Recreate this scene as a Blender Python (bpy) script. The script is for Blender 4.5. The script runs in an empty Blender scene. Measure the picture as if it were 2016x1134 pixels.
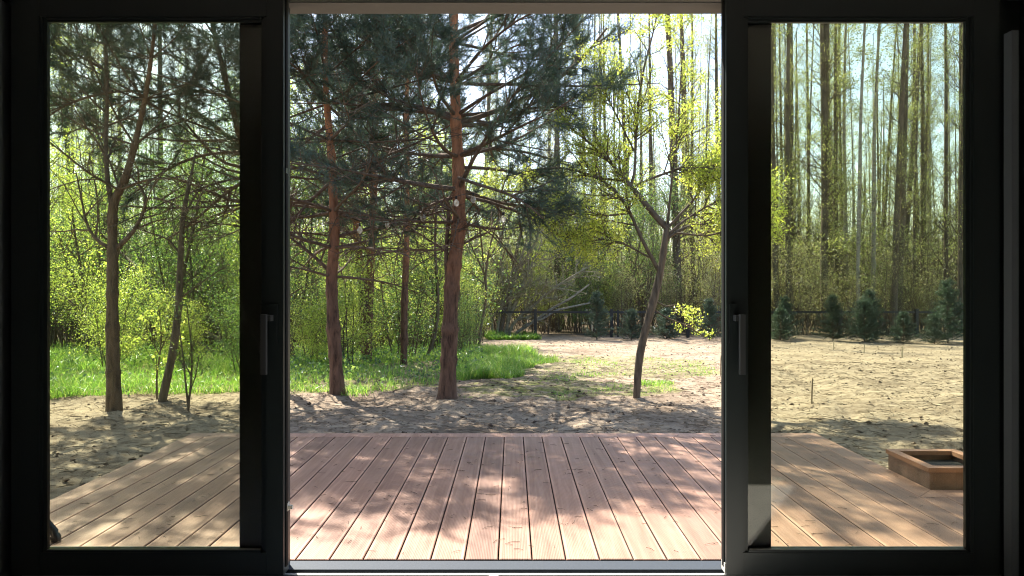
import bpy, math, random
import numpy as np
from mathutils import Vector
random.seed(7)
RNG = np.random.default_rng(11)
R = math.radians
sc = bpy.context.scene
C = sc.collection

# ------------------------------------------------------------------ camera, world, sun, exposure
CAMH, FP, CX, HY = 1.25, 1450.0, 1008.0, 559.0     # camera height, focal length in photo pixels, centre, horizon row
cam = bpy.data.cameras.new('camera')
cam.sensor_width = 36; cam.lens = 36 * FP / 2016
cam.shift_y = -8 / 2016
cam.clip_start = 0.05; cam.clip_end = 2000
camo = bpy.data.objects.new('camera', cam); C.objects.link(camo)
camo.location = (0, 0, CAMH); camo.rotation_euler = (R(90), 0, 0)
sc.camera = camo

SUN_EL, SUN_AZ = R(51), R(-31)                     # azimuth clockwise from +Y
world = bpy.data.worlds.new('World'); sc.world = world; world.use_nodes = True
wn = world.node_tree; bg = wn.nodes['Background']
sky = wn.nodes.new('ShaderNodeTexSky'); sky.sky_type = 'NISHITA'; sky.sun_disc = False
sky.sun_elevation = SUN_EL; sky.sun_rotation = SUN_AZ
sky.air_density = 1.0; sky.dust_density = 1.6; sky.ozone_density = 1.0
wn.links.new(sky.outputs[0], bg.inputs[0]); bg.inputs[1].default_value = 0.138
sl = bpy.data.lights.new('sun', 'SUN'); sl.energy = 5.0; sl.angle = R(0.55); sl.color = (1.0, 0.94, 0.84)
so = bpy.data.objects.new('sun', sl); C.objects.link(so)
sdir = Vector((math.sin(SUN_AZ) * math.cos(SUN_EL), math.cos(SUN_AZ) * math.cos(SUN_EL), math.sin(SUN_EL)))
so.rotation_euler = (-sdir).to_track_quat('-Z', 'Y').to_euler()
so.location = (-8, 12, 14)
sc.view_settings.view_transform = 'Standard'; sc.view_settings.look = 'None'
sc.view_settings.gamma = 1; sc.view_settings.exposure = 1.65
sc.render.engine = 'CYCLES'
cy = sc.cycles
cy.max_bounces = 8; cy.diffuse_bounces = 4; cy.glossy_bounces = 3; cy.transmission_bounces = 6; cy.transparent_max_bounces = 12
cy.caustics_reflective = False; cy.caustics_refractive = False
cy.use_denoising = True; cy.filter_width = 1.1
cy.sample_clamp_indirect = 6

# ------------------------------------------------------------------ small helpers
def lerp(a, b, t): return a + (b - a) * t
def smooth(a, b, x):
    t = np.clip((x - a) / (b - a), 0, 1); return t * t * (3 - 2 * t)
def zg(y):                                          # the garden falls gently away from the house
    return -0.16 - 0.54 * smooth(8.5, 27.0, y)
def gp(px, py):                                     # ground point seen at a pixel of the photograph
    lo, hi = 3.0, 400.0
    for _ in range(60):
        d = (lo + hi) / 2
        if CAMH - (py - HY) / FP * d < zg(d): hi = d
        else: lo = d
    return ((px - CX) / FP * d, d, float(zg(d)))
def P(px, py, d): return np.array(((px - CX) / FP * d, d, CAMH - (py - HY) / FP * d))

def _hash(ix, iy, iz):
    n = (ix * 374761393 + iy * 668265263 + iz * 1274126177) & 0x7fffffff
    n = ((n ^ (n >> 13)) * 1103515245 + 12345) & 0x7fffffff
    return ((n ^ (n >> 16)) & 0xffff) / 65535.0
def vnoise(x, y, z=0.0):
    x = np.asarray(x, float); y = np.asarray(y, float); z = np.zeros_like(x) + z
    ix, iy, iz = np.floor(x).astype(np.int64), np.floor(y).astype(np.int64), np.floor(z).astype(np.int64)
    fx, fy, fz = x - ix, y - iy, z - iz
    fx, fy, fz = [f * f * (3 - 2 * f) for f in (fx, fy, fz)]
    r = 0
    for a in (0, 1):
        for b in (0, 1):
            for c in (0, 1):
                w = (fx if a else 1 - fx) * (fy if b else 1 - fy) * (fz if c else 1 - fz)
                r = r + w * _hash(ix + a, iy + b, iz + c)
    return r * 2 - 1
def fbm(x, y, o=4):
    r = 0; a = 1; s = 0
    for k in range(o):
        r = r + a * vnoise(x * 2 ** k + 17 * k, y * 2 ** k - 9 * k); s += a; a *= .5
    return r / s

# ------------------------------------------------------------------ materials
def newmat(name):
    m = bpy.data.materials.new(name); m.use_nodes = True
    nt = m.node_tree; nt.nodes.clear()
    out = nt.nodes.new('ShaderNodeOutputMaterial')
    return m, nt, out
def N(nt, t, **kw):
    n = nt.nodes.new(t)
    for k, v in kw.items():
        if hasattr(n, k) and not k[0].isupper(): setattr(n, k, v)
    return n
def ramp(nt, fac, stops):
    r = nt.nodes.new('ShaderNodeValToRGB')
    els = r.color_ramp.elements
    while len(els) < len(stops): els.new(0.5)
    for e, (p, c) in zip(els, stops): e.position = p; e.color = (*c, 1)
    if fac is not None: nt.links.new(fac, r.inputs[0])
    return r
def noise(nt, vec, scale, detail=4, rough=.6, dist=0.0):
    n = nt.nodes.new('ShaderNodeTexNoise'); n.inputs['Scale'].default_value = scale
    n.inputs['Detail'].default_value = detail; n.inputs['Roughness'].default_value = rough; n.inputs['Distortion'].default_value = dist
    if vec is not None: nt.links.new(vec, n.inputs['Vector'])
    return n
def mapping(nt, vec, sc3):
    m = nt.nodes.new('ShaderNodeMapping'); m.inputs['Scale'].default_value = sc3
    nt.links.new(vec, m.inputs['Vector']); return m
def mixc(nt, fac, a, b, mode='MIX'):
    m = nt.nodes.new('ShaderNodeMix'); m.data_type = 'RGBA'; m.blend_type = mode
    for i, v in ((0, fac), (6, a), (7, b)):
        if isinstance(v, (int, float)): m.inputs[i].default_value = v
        elif isinstance(v, tuple): m.inputs[i].default_value = (*v, 1)
        else: nt.links.new(v, m.inputs[i])
    return m.outputs[2]
def plain(name, col, rough=.5, metal=0.0, spec=.5, nscale=0, namp=.15, bump=0.0, coat=0.0):
    m, nt, out = newmat(name)
    b = nt.nodes.new('ShaderNodeBsdfPrincipled')
    b.inputs['Base Color'].default_value = (*col, 1); b.inputs['Roughness'].default_value = rough
    b.inputs['Metallic'].default_value = metal; b.inputs['Specular IOR Level'].default_value = spec
    if nscale:
        tc = nt.nodes.new('ShaderNodeTexCoord'); n = noise(nt, tc.outputs['Object'], nscale, 5)
        lo = tuple(c * (1 - namp) for c in col); hi = tuple(min(1, c * (1 + namp)) for c in col)
        r = ramp(nt, n.outputs[0], [(.3, lo), (.7, hi)]); nt.links.new(r.outputs[0], b.inputs['Base Color'])
        if bump:
            bp = nt.nodes.new('ShaderNodeBump'); bp.inputs['Strength'].default_value = bump; bp.inputs['Distance'].default_value = .01
            nt.links.new(n.outputs[0], bp.inputs['Height']); nt.links.new(bp.outputs[0], b.inputs['Normal'])
    nt.links.new(b.outputs[0], out.inputs[0]); return m

def leafmat(name, cols, trans=1.6, mixf=.55, gloss=.06):
    """cols: list of base colours picked per leaf; light comes through the blade"""
    m, nt, out = newmat(name)
    g = nt.nodes.new('ShaderNodeNewGeometry')
    k = len(cols)
    r = ramp(nt, g.outputs['Random Per Island'], [((i + .5) / k, c) for i, c in enumerate(cols)])
    d = nt.nodes.new('ShaderNodeBsdfDiffuse'); t = nt.nodes.new('ShaderNodeBsdfTranslucent')
    gl = nt.nodes.new('ShaderNodeBsdfGlossy'); gl.inputs['Roughness'].default_value = .35
    gl.inputs['Color'].default_value = (.8, .85, .9, 1)
    nt.links.new(r.outputs[0], d.inputs[0])
    tc = mixc(nt, 1.0, r.outputs[0], (trans * 1.0, trans * .97, trans * .9), 'MULTIPLY')
    nt.links.new(tc, t.inputs[0])
    m1 = nt.nodes.new('ShaderNodeMixShader'); m1.inputs[0].default_value = mixf
    nt.links.new(d.outputs[0], m1.inputs[1]); nt.links.new(t.outputs[0], m1.inputs[2])
    m2 = nt.nodes.new('ShaderNodeMixShader'); m2.inputs[0].default_value = gloss
    nt.links.new(m1.outputs[0], m2.inputs[1]); nt.links.new(gl.outputs[0], m2.inputs[2])
    nt.links.new(m2.outputs[0], out.inputs[0]); return m

def barkmat(name, low, high=None, z0=2.5, z1=5.0, dark=.45, scale=(14, 14, 3), bump=.6):
    m, nt, out = newmat(name)
    g = nt.nodes.new('ShaderNodeNewGeometry'); tc = nt.nodes.new('ShaderNodeTexCoord')
    mp = mapping(nt, tc.outputs['Object'], scale)
    n = noise(nt, mp.outputs[0], 1.6, 6, .65, .4)
    n2 = noise(nt, tc.outputs['Object'], 2.2, 3)
    r = ramp(nt, n.outputs[0], [(.33, tuple(c * dark for c in low)), (.5, low), (.72, tuple(min(1, c * 1.45) for c in low))])
    col = r.outputs[0]
    if high:
        r2 = ramp(nt, n.outputs[0], [(.3, tuple(c * .6 for c in high)), (.5, high), (.75, tuple(min(1, c * 1.3) for c in high))])
        sp = nt.nodes.new('ShaderNodeSeparateXYZ'); nt.links.new(g.outputs['Position'], sp.inputs[0])
        mr = nt.nodes.new('ShaderNodeMapRange'); mr.inputs[1].default_value = z0; mr.inputs[2].default_value = z1
        ad = nt.nodes.new('ShaderNodeMath'); ad.operation = 'MULTIPLY_ADD'; ad.inputs[1].default_value = 2.4
        nt.links.new(n2.outputs[0], ad.inputs[0]); nt.links.new(sp.outputs[2], ad.inputs[2])
        sb = nt.nodes.new('ShaderNodeMath'); sb.operation = 'SUBTRACT'; sb.inputs[1].default_value = 1.2
        nt.links.new(ad.outputs[0], sb.inputs[0]); nt.links.new(sb.outputs[0], mr.inputs[0])
        col = mixc(nt, mr.outputs[0], r.outputs[0], r2.outputs[0])
    b = nt.nodes.new('ShaderNodeBsdfPrincipled'); b.inputs['Roughness'].default_value = .85; b.inputs['Specular IOR Level'].default_value = .25
    bp = nt.nodes.new('ShaderNodeBump'); bp.inputs['Strength'].default_value = bump; bp.inputs['Distance'].default_value = .03
    nt.links.new(n.outputs[0], bp.inputs['Height']); nt.links.new(bp.outputs[0], b.inputs['Normal'])
    nt.links.new(col, b.inputs['Base Color']); nt.links.new(b.outputs[0], out.inputs[0]); return m

M = {}
M['pine_bark'] = barkmat('pine_bark', (.145, .082, .055), (.47, .20, .095), 1.2, 3.3, dark=.3, bump=1.0)
M['pine_bark_dull'] = barkmat('pine_bark_dull', (.13, .088, .058), (.19, .105, .055), 1.6, 3.6, dark=.35, bump=1.0)
M['pine_twig'] = barkmat('pine_twig', (.125, .085, .058), None, scale=(8, 8, 8), bump=.2)
M['grey_bark'] = barkmat('grey_bark', (.13, .10, .07), None)
M['alder_bark'] = barkmat('alder_bark', (.115, .09, .062), None, scale=(5, 5, 2), bump=.4)
M['pale_bark'] = barkmat('pale_bark', (.30, .27, .215), None, dark=.4, scale=(5, 5, 9), bump=.3)
M['pale_twig'] = barkmat('pale_twig', (.25, .22, .145), None, scale=(6, 6, 6), bump=.1)
M['twig'] = barkmat('twig', (.12, .09, .06), None, scale=(6, 6, 6), bump=.1)
M['needle'] = leafmat('needle', [(.032, .064, .042), (.052, .092, .056), (.085, .12, .06), (.036, .074, .054)], 1.5, .42, .07)
M['needle_old'] = leafmat('needle_old', [(.05, .062, .03), (.075, .085, .035), (.09, .08, .04)], 1.1, .35, .06)
M['spruce'] = leafmat('spruce', [(.03, .06, .04), (.055, .105, .06), (.11, .17, .08)], 1.3, .4, .08)
M['leaf_bright'] = leafmat('leaf_bright', [(.22, .29, .04), (.30, .36, .06), (.38, .41, .10), (.10, .17, .03), (.26, .31, .06)], 2.3, .66)
M['leaf_young'] = leafmat('leaf_young', [(.28, .34, .04), (.36, .41, .06), (.42, .44, .09), (.20, .27, .04)], 2.1, .68)
M['leaf_mid'] = leafmat('leaf_mid', [(.07, .14, .025), (.13, .21, .04), (.20, .27, .055), (.035, .08, .02), (.05, .10, .03)], 2.1, .58)
M['leaf_far'] = leafmat('leaf_far', [(.18, .22, .05), (.23, .26, .07), (.26, .25, .10), (.13, .17, .05)], 2.0, .6)
M['leaf_dry'] = leafmat('leaf_dry', [(.22, .20, .09), (.18, .19, .07), (.22, .26, .08), (.28, .26, .13)], 1.8, .58)
M['grass'] = leafmat('grass', [(.07, .16, .018), (.13, .25, .03), (.18, .30, .04), (.27, .30, .09), (.10, .21, .025)], 2.2, .55, .05)
M['yellow'] = leafmat('yellow', [(.5, .48, .03), (.42, .45, .04)], 1.6, .6)

# ------------------------------------------------------------------ mesh building
def mesh_obj(name, V, faces, mat, parent=None, smooth_=False, loc=None, mats=None, fmat=None):
    """faces: list of int arrays, each (n, k)"""
    me = bpy.data.meshes.new(name)
    V = np.asarray(V, np.float32)
    me.vertices.add(len(V)); me.vertices.foreach_set('co', V.ravel())
    faces = [np.asarray(f, np.int32) for f in faces if len(f)]
    nl = sum(f.size for f in faces); nf = sum(len(f) for f in faces)
    me.loops.add(nl); me.polygons.add(nf)
    me.loops.foreach_set('vertex_index', np.concatenate([f.ravel() for f in faces]))
    tot = np.concatenate([np.full(len(f), f.shape[1], np.int32) for f in faces])
    st = np.concatenate([[0], np.cumsum(tot)[:-1]]).astype(np.int32)
    me.polygons.foreach_set('loop_start', st); me.polygons.foreach_set('loop_total', tot)
    me.polygons.foreach_set('use_smooth', np.full(nf, bool(smooth_)))
    for m in (mats or [mat]): me.materials.append(m)
    if fmat is not None: me.polygons.foreach_set('material_index', np.asarray(fmat, np.int32))
    me.update(calc_edges=True); me.validate()
    return link(name, me, parent, loc)
def link(name, me, parent=None, loc=None):
    o = bpy.data.objects.new(name, me); C.objects.link(o)
    if parent is not None: o.parent = parent
    if loc is not None: o.location = loc
    return o
def empty(name, loc=(0, 0, 0), label=None, cat=None, group=None, rz=0):
    o = bpy.data.objects.new(name, None); C.objects.link(o)
    o.location = loc; o.rotation_euler.z = rz; o.empty_display_size = .2
    if label: tag(o, label, cat, group)
    return o
def tag(o, label=None, cat=None, group=None, kind=None):
    if label: o['label'] = label
    if cat: o['category'] = cat
    if group: o['group'] = group
    if kind: o['kind'] = kind
    return o
def copy_tree(o, parent=None):
    c = o.copy(); C.objects.link(c)
    if parent is not None: c.parent = parent
    for ch in list(KIDS.get(o.name, [])): copy_tree(ch, c)
    return c
KIDS = {}
def reg(root):
    for ch in [x for x in C.objects if x.parent == root]:
        KIDS.setdefault(root.name, []).append(ch); reg(ch)

def box_vf(x0, x1, y0, y1, z0, z1, bev=0.0):
    if bev <= 0:
        V = [(x, y, z) for z in (z0, z1) for y in (y0, y1) for x in (x0, x1)]
        F = [(0, 2, 3, 1), (4, 5, 7, 6), (0, 1, 5, 4), (2, 6, 7, 3), (0, 4, 6, 2), (1, 3, 7, 5)]
        return V, F
    # chamfered top edges along all sides (bottom left square): 12 verts
    b = bev
    V = [(x0, y0, z0), (x1, y0, z0), (x1, y1, z0), (x0, y1, z0),
         (x0, y0, z1 - b), (x1, y0, z1 - b), (x1, y1, z1 - b), (x0, y1, z1 - b),
         (x0 + b, y0 + b, z1), (x1 - b, y0 + b, z1), (x1 - b, y1 - b, z1), (x0 + b, y1 - b, z1)]
    F = [(3, 2, 1, 0), (8, 9, 10, 11)] + [(i, (i + 1) % 4, 4 + (i + 1) % 4, 4 + i) for i in range(4)] + [(4 + i, 4 + (i + 1) % 4, 8 + (i + 1) % 4, 8 + i) for i in range(4)]
    return V, F
def box(name, x0, x1, y0, y1, z0, z1, mat, parent=None, bev=0.0, **kw):
    V, F = box_vf(x0, x1, y0, y1, z0, z1, bev)
    return mesh_obj(name, V, [np.array(F)], mat, parent, **kw)
def boxes(name, lst, mat, parent=None, bev=0.0):
    VV, FF = [], []
    for b in lst:
        V, F = box_vf(*b, bev); FF += [tuple(i + len(VV) for i in f) for f in F]; VV += V
    return mesh_obj(name, VV, [np.array(FF)], mat, parent)

def nrm(v): return v / np.maximum(np.linalg.norm(v, axis=-1, keepdims=True), 1e-9)
def tubes(pts, rad, k=5):
    """pts (B,N,3), rad (B,N) -> verts, quads"""
    B, Nn, _ = pts.shape
    t = nrm(np.gradient(pts, axis=1))
    mt = nrm(pts[:, -1] - pts[:, 0])
    ax = np.eye(3)[np.abs(mt).argmin(1)][:, None, :]
    n = nrm(np.cross(t, np.broadcast_to(ax, t.shape))); b = np.cross(t, n)
    a = np.arange(k) * 2 * math.pi / k
    V = pts[:, :, None, :] + rad[:, :, None, None] * (np.cos(a)[:, None] * n[:, :, None, :] + np.sin(a)[:, None] * b[:, :, None, :])
    V = V.reshape(-1, 3)
    i = np.arange(B)[:, None, None] * Nn * k + np.arange(Nn - 1)[None, :, None] * k
    j = np.arange(k)[None, None, :]; j2 = (j + 1) % k
    F = np.stack([i + j, i + j2, i + k + j2, i + k + j], -1).reshape(-1, 4)
    return V, F
class Acc:
    def __init__(s): s.V = []; s.F4 = []; s.F3 = []; s.n = 0
    def add(s, V, F):
        F = np.asarray(F) + s.n; (s.F4 if F.shape[1] == 4 else s.F3).append(F); s.V.append(V); s.n += len(V)
    def tube(s, pts, rad, k=5):
        if len(pts): s.add(*tubes(np.asarray(pts, float), np.asarray(rad, float), k))
    def obj(s, name, mat, parent=None, smooth_=False, off=None):
        if not s.n: return None
        V = np.concatenate(s.V)
        if off is not None: V = V - np.asarray(off)
        F = ([np.concatenate(s.F4)] if s.F4 else []) + ([np.concatenate(s.F3)] if s.F3 else [])
        return mesh_obj(name, V, F, mat, parent, smooth_)
def resample(poly, n):
    """smooth resample of a polyline (k,4): xyz + radius"""
    poly = np.asarray(poly, float); s = np.concatenate([[0], np.cumsum(np.linalg.norm(np.diff(poly[:, :3], axis=0), axis=1))])
    u = np.linspace(0, s[-1], n); dense = np.stack([np.interp(u, s, poly[:, i]) for i in range(4)], 1)
    w = max(1, n // (len(poly) * 3))
    for _ in range(w):
        d2 = dense.copy(); d2[1:-1] = (dense[:-2] + 2 * dense[1:-1] + dense[2:]) / 4; dense = d2
    return dense
def grow(pts, rad, nper, t0, t1, ang, length, lfall, Nn, wig, trop, rfac=.6, rtip=.25, rng=RNG, aim=None, flat=0.0):
    """side shoots from parent polylines. ang: spread range in degrees; lfall: length multiplier at the parent's tip; trop: upward pull"""
    B, Np, _ = pts.shape
    if B == 0: return np.zeros((0, Nn, 3)), np.zeros((0, Nn))
    pi = np.repeat(np.arange(B), nper); K = len(pi)
    t = rng.uniform(t0, t1, K); f = t * (Np - 1); i0 = np.minimum(f.astype(int), Np - 2); fr = (f - i0)[:, None]
    p = pts[pi, i0] * (1 - fr) + pts[pi, i0 + 1] * fr
    r = (rad[pi, i0] * (1 - fr[:, 0]) + rad[pi, i0 + 1] * fr[:, 0])
    tan = nrm(pts[pi, i0 + 1] - pts[pi, i0])
    rv = rng.normal(size=(K, 3)); 
    if flat: rv[:, 2] *= (1 - flat)
    side = nrm(rv - (rv * tan).sum(1, keepdims=True) * tan)
    a = np.radians(rng.uniform(ang[0], ang[1], K))[:, None]
    d = tan * np.cos(a) + side * np.sin(a)
    if aim is not None: d = nrm(d + np.asarray(aim))
    L = rng.uniform(length[0], length[1], K) * lerp(1.0, lfall, (t - t0) / max(t1 - t0, 1e-6))
    out = np.zeros((K, Nn, 3)); out[:, 0] = p
    step = (L / (Nn - 1))[:, None]
    for j in range(1, Nn):
        d = nrm(d + rng.normal(size=(K, 3)) * wig + np.array((0, 0, trop)) / (Nn - 1))
        out[:, j] = out[:, j - 1] + d * step
    r0 = np.minimum(r * rfac, L * .03)
    rr = r0[:, None] * np.linspace(1, rtip, Nn)[None]
    return out, rr
def leaves(anchors, dirs, size, per, spread, rng=RNG, aspect=.62, droop=0.0, shape=4):
    """small leaf blades spread about the anchors"""
    K = len(anchors) * per
    a = np.repeat(anchors, per, 0) + rng.normal(size=(K, 3)) * spread
    d = nrm(np.repeat(dirs, per, 0) * .6 + rng.normal(size=(K, 3)) * .8 + np.array((0, 0, -droop)))
    n = nrm(rng.normal(size=(K, 3)) + np.array((0, 0, .7))); s = nrm(np.cross(d, n)); up = np.cross(s, d)
    L = (size * rng.uniform(.6, 1.25, K))[:, None]; W = L * aspect * .5
    V = np.stack([a, a + d * L * .5 + s * W + up * L * .08, a + d * L, a + d * L * .5 - s * W + up * L * .08], 1).reshape(-1, 3)
    F = np.arange(K * 4).reshape(-1, 4)
    return V, F
def along(pts, m, t0=.2, t1=1.0, rng=RNG):
    """m points along each polyline, with directions"""
    B, Np, _ = pts.shape
    if B == 0: return np.zeros((0, 3)), np.zeros((0, 3))
    pi = np.repeat(np.arange(B), m); K = len(pi); t = rng.uniform(t0, t1, K)
    f = t * (Np - 1); i0 = np.minimum(f.astype(int), Np - 2); fr = (f - i0)[:, None]
    return pts[pi, i0] * (1 - fr) + pts[pi, i0 + 1] * fr, nrm(pts[pi, i0 + 1] - pts[pi, i0])
def needles(anchors, dirs, length, per, width, rng=RNG, open_=1.0, back=.08):
    """needle brushes: thin triangles splayed round a shoot"""
    K = len(anchors) * per
    d0 = np.repeat(dirs, per, 0)
    a = np.repeat(anchors, per, 0) - d0 * rng.uniform(0, back, (K, 1))
    d = nrm(d0 * .75 + nrm(rng.normal(size=(K, 3))) * open_)
    s = nrm(np.cross(d, rng.normal(size=(K, 3))))
    L = (length * rng.uniform(.7, 1.2, K))[:, None]
    V = np.stack([a - s * width / 2, a + s * width / 2, a + d * L], 1).reshape(-1, 3)
    return V, np.arange(K * 3).reshape(-1, 3)

# ================================================================== SETTING
# ---- garden soil
def region(pts): return np.array([gp(x, y)[:2] for x, y in pts])
def inpoly(x, y, poly):
    r = np.zeros(x.shape, bool); n = len(poly)
    for i in range(n):
        x0, y0 = poly[i]; x1, y1 = poly[(i + 1) % n]
        c = ((y0 > y) != (y1 > y)) & (x < (x1 - x0) * (y - y0) / (y1 - y0 + 1e-12) + x0); r ^= c
    return r
GRASS = region([(-500, 792), (97, 786), (300, 778), (480, 774), (570, 782), (660, 780), (740, 768), (850, 762), (905, 748), (1000, 737), (1125, 712), (1030, 698), (950, 690), (900, 668), (860, 655), (560, 655), (400, 668), (90, 676), (-500, 676)])
GRASS2 = region([(960, 671), (1066, 670), (1040, 660), (950, 660)])
GRASS3 = region([(1262, 782), (1335, 772), (1320, 752), (1265, 752)])
MOSS = region([(905, 772), (1000, 786), (1120, 788), (1260, 783), (1290, 770), (1180, 752), (1100, 735), (1000, 748), (925, 755)])
MOSS2 = region([(960, 725), (1100, 742), (1300, 745), (1420, 742), (1400, 712), (1250, 702), (1000, 700), (930, 690)])
def relief(x, y):
    rut = np.exp(-((np.abs(x - 3.2 - .22 * (y - 9)) - .75) / .16) ** 2) * smooth(6.5, 8, y)      # wheel ruts across the bare soil
    return .045 * fbm(x * .8, y * .8, 3) + .04 * fbm(x * 3.1 + 5, y * 3.4, 3) + .024 * np.abs(fbm(x * 8, y * 10, 3)) + .013 * fbm(x * 22, y * 24, 2) - .03 * rut
def grid_ground():
    xs = np.concatenate([[-400, -120, -60, -35], np.arange(-22, -9, .5), np.arange(-9, 9, .075), np.arange(9, 22.1, .5), [35, 60, 120, 400]])
    ys = np.concatenate([[-60, -20, 0], np.arange(3.0, 12, .05), np.arange(12, 20, .1), np.arange(20, 32, .25), np.arange(32, 60, 2), [70, 90, 140, 250, 600]])
    X, Y = np.meshgrid(xs, ys)
    near = smooth(34, 28, Y) * smooth(21, 17, np.abs(X)) * smooth(2.2, 3.4, Y)
    Z = zg(Y) + near * relief(X, Y)
    und = ((X > -3.2) & (X < 4.6) & (Y < 6.3)); Z = np.where(und, np.minimum(Z, -.17), Z)
    ny, nx = X.shape; idx = np.arange(ny * nx).reshape(ny, nx)
    F = np.stack([idx[:-1, :-1], idx[:-1, 1:], idx[1:, 1:], idx[1:, :-1]], -1).reshape(-1, 4)
    o = mesh_obj('ground', np.stack([X, Y, Z], -1).reshape(-1, 3), [F], M['soil'], smooth_=True)
    x, y = X.ravel(), Y.ravel()
    jx, jy = x + .25 * fbm(x * 1.7, y * 1.7, 3), y + .3 * fbm(x * 1.7 + 40, y * 1.7, 3)
    moss = .9 * inpoly(jx, jy, MOSS) + .6 * inpoly(jx, jy, MOSS2) + .85 * (inpoly(jx, jy, GRASS) | inpoly(jx, jy, GRASS2) | inpoly(jx, jy, GRASS3))
    far = smooth(26.3, 28.5, y)
    at = o.data.attributes.new('cover', 'FLOAT_COLOR', 'POINT')
    col = np.zeros((len(x), 4), np.float32); col[:, 0] = np.clip(moss, 0, 1); col[:, 1] = far; col[:, 3] = 1
    at.data.foreach_set('color', col.ravel())
    tag(o, kind='structure'); return o
def soilmat():
    m, nt, out = newmat('soil')
    tc = nt.nodes.new('ShaderNodeTexCoord'); g = tc.outputs['Object']
    n1 = noise(nt, g, .8, 5, .6); n2 = noise(nt, g, 14, 6, .7); n3 = noise(nt, mapping(nt, g, (1, 2.2, 1)).outputs[0], 3.3, 5, .65)
    base = ramp(nt, n3.outputs[0], [(.3, (.19, .145, .105)), (.5, (.31, .245, .18)), (.7, (.40, .325, .24))])
    speck = ramp(nt, n2.outputs[0], [(.36, (.55, .5, .45)), (.5, (1, 1, 1)), (.7, (1.12, 1.1, 1.05))])
    c = mixc(nt, 1.0, base.outputs[0], speck.outputs[0], 'MULTIPLY')
    big = ramp(nt, n1.outputs[0], [(.3, (.62, .58, .55)), (.48, (.96, .95, .94)), (.7, (1.12, 1.1, 1.05))])
    c = mixc(nt, 1.0, c, big.outputs[0], 'MULTIPLY')
    at = nt.nodes.new('ShaderNodeAttribute'); at.attribute_name = 'cover'
    sp = nt.nodes.new('ShaderNodeSeparateColor'); nt.links.new(at.outputs['Color'], sp.inputs[0])
    mossc = ramp(nt, n2.outputs[0], [(.3, (.10, .12, .03)), (.55, (.17, .19, .05)), (.75, (.28, .26, .12))])
    nm = noise(nt, g, 5.0, 5, .7)
    mm = nt.nodes.new('ShaderNodeMapRange'); mm.inputs[1].default_value = .38; mm.inputs[2].default_value = .6
    nt.links.new(nm.outputs[0], mm.inputs[0])
    mf = nt.nodes.new('ShaderNodeMath'); mf.operation = 'MULTIPLY'; nt.links.new(mm.outputs[0], mf.inputs[0]); nt.links.new(sp.outputs[0], mf.inputs[1])
    c = mixc(nt, mf.outputs[0], c, mossc.outputs[0])
    litter = ramp(nt, n2.outputs[0], [(.3, (.07, .05, .03)), (.6, (.15, .115, .07)), (.75, (.25, .2, .12))])
    c = mixc(nt, sp.outputs[1], c, litter.outputs[0])
    b = nt.nodes.new('ShaderNodeBsdfPrincipled'); b.inputs['Roughness'].default_value = .95; b.inputs['Specular IOR Level'].default_value = .1
    nt.links.new(c, b.inputs['Base Color'])
    nb = noise(nt, g, 22, 6, .75); bp = nt.nodes.new('ShaderNodeBump'); bp.inputs['Strength'].default_value = .9; bp.inputs['Distance'].default_value = .022
    nt.links.new(nb.outputs[0], bp.inputs['Height']); nt.links.new(bp.outputs[0], b.inputs['Normal'])
    nt.links.new(b.outputs[0], out.inputs[0]); return m
M['soil'] = soilmat()
grid_ground()

# ---- room behind the camera and the wall the doors stand in
M['plaster'] = plain('plaster', (.72, .70, .66), .9, nscale=3, namp=.05)
M['room_floor'] = plain('room_floor', (.52, .50, .47), .45, nscale=6, namp=.12)
M['frame'] = plain('frame', (.017, .025, .026), .36, spec=.5)
M['gasket'] = plain('gasket', (.006, .006, .006), .7, spec=.2)
M['facade'] = plain('facade', (.19, .195, .18), .9, nscale=8, namp=.06, bump=.2)
for nm, b in (('floor', (-4.6, 4.6, -4.2, 3.02, -.06, -.03)), ('ceiling', (-4.6, 4.6, -4.2, 3.2, 2.72, 2.85)),
              ('wall', (-4.75, -4.602, -4.2, 3.2, -.2, 2.72)), ('wall', (4.602, 4.75, -4.2, 3.2, -.2, 2.72)), ('wall', (-4.75, 4.75, -4.35, -4.202, -.2, 2.72))):
    tag(box(nm, *b, M['room_floor'] if nm == 'floor' else M['plaster']), kind='structure')
tag(boxes('house_wall', [(-8, -2.202, 3.203, 3.34, -.2, 3.1), (2.202, 8, 3.203, 3.34, -.2, 3.1), (-2.202, 2.202, 3.203, 3.34, 2.49, 3.1)], M['facade']), kind='structure')

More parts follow.
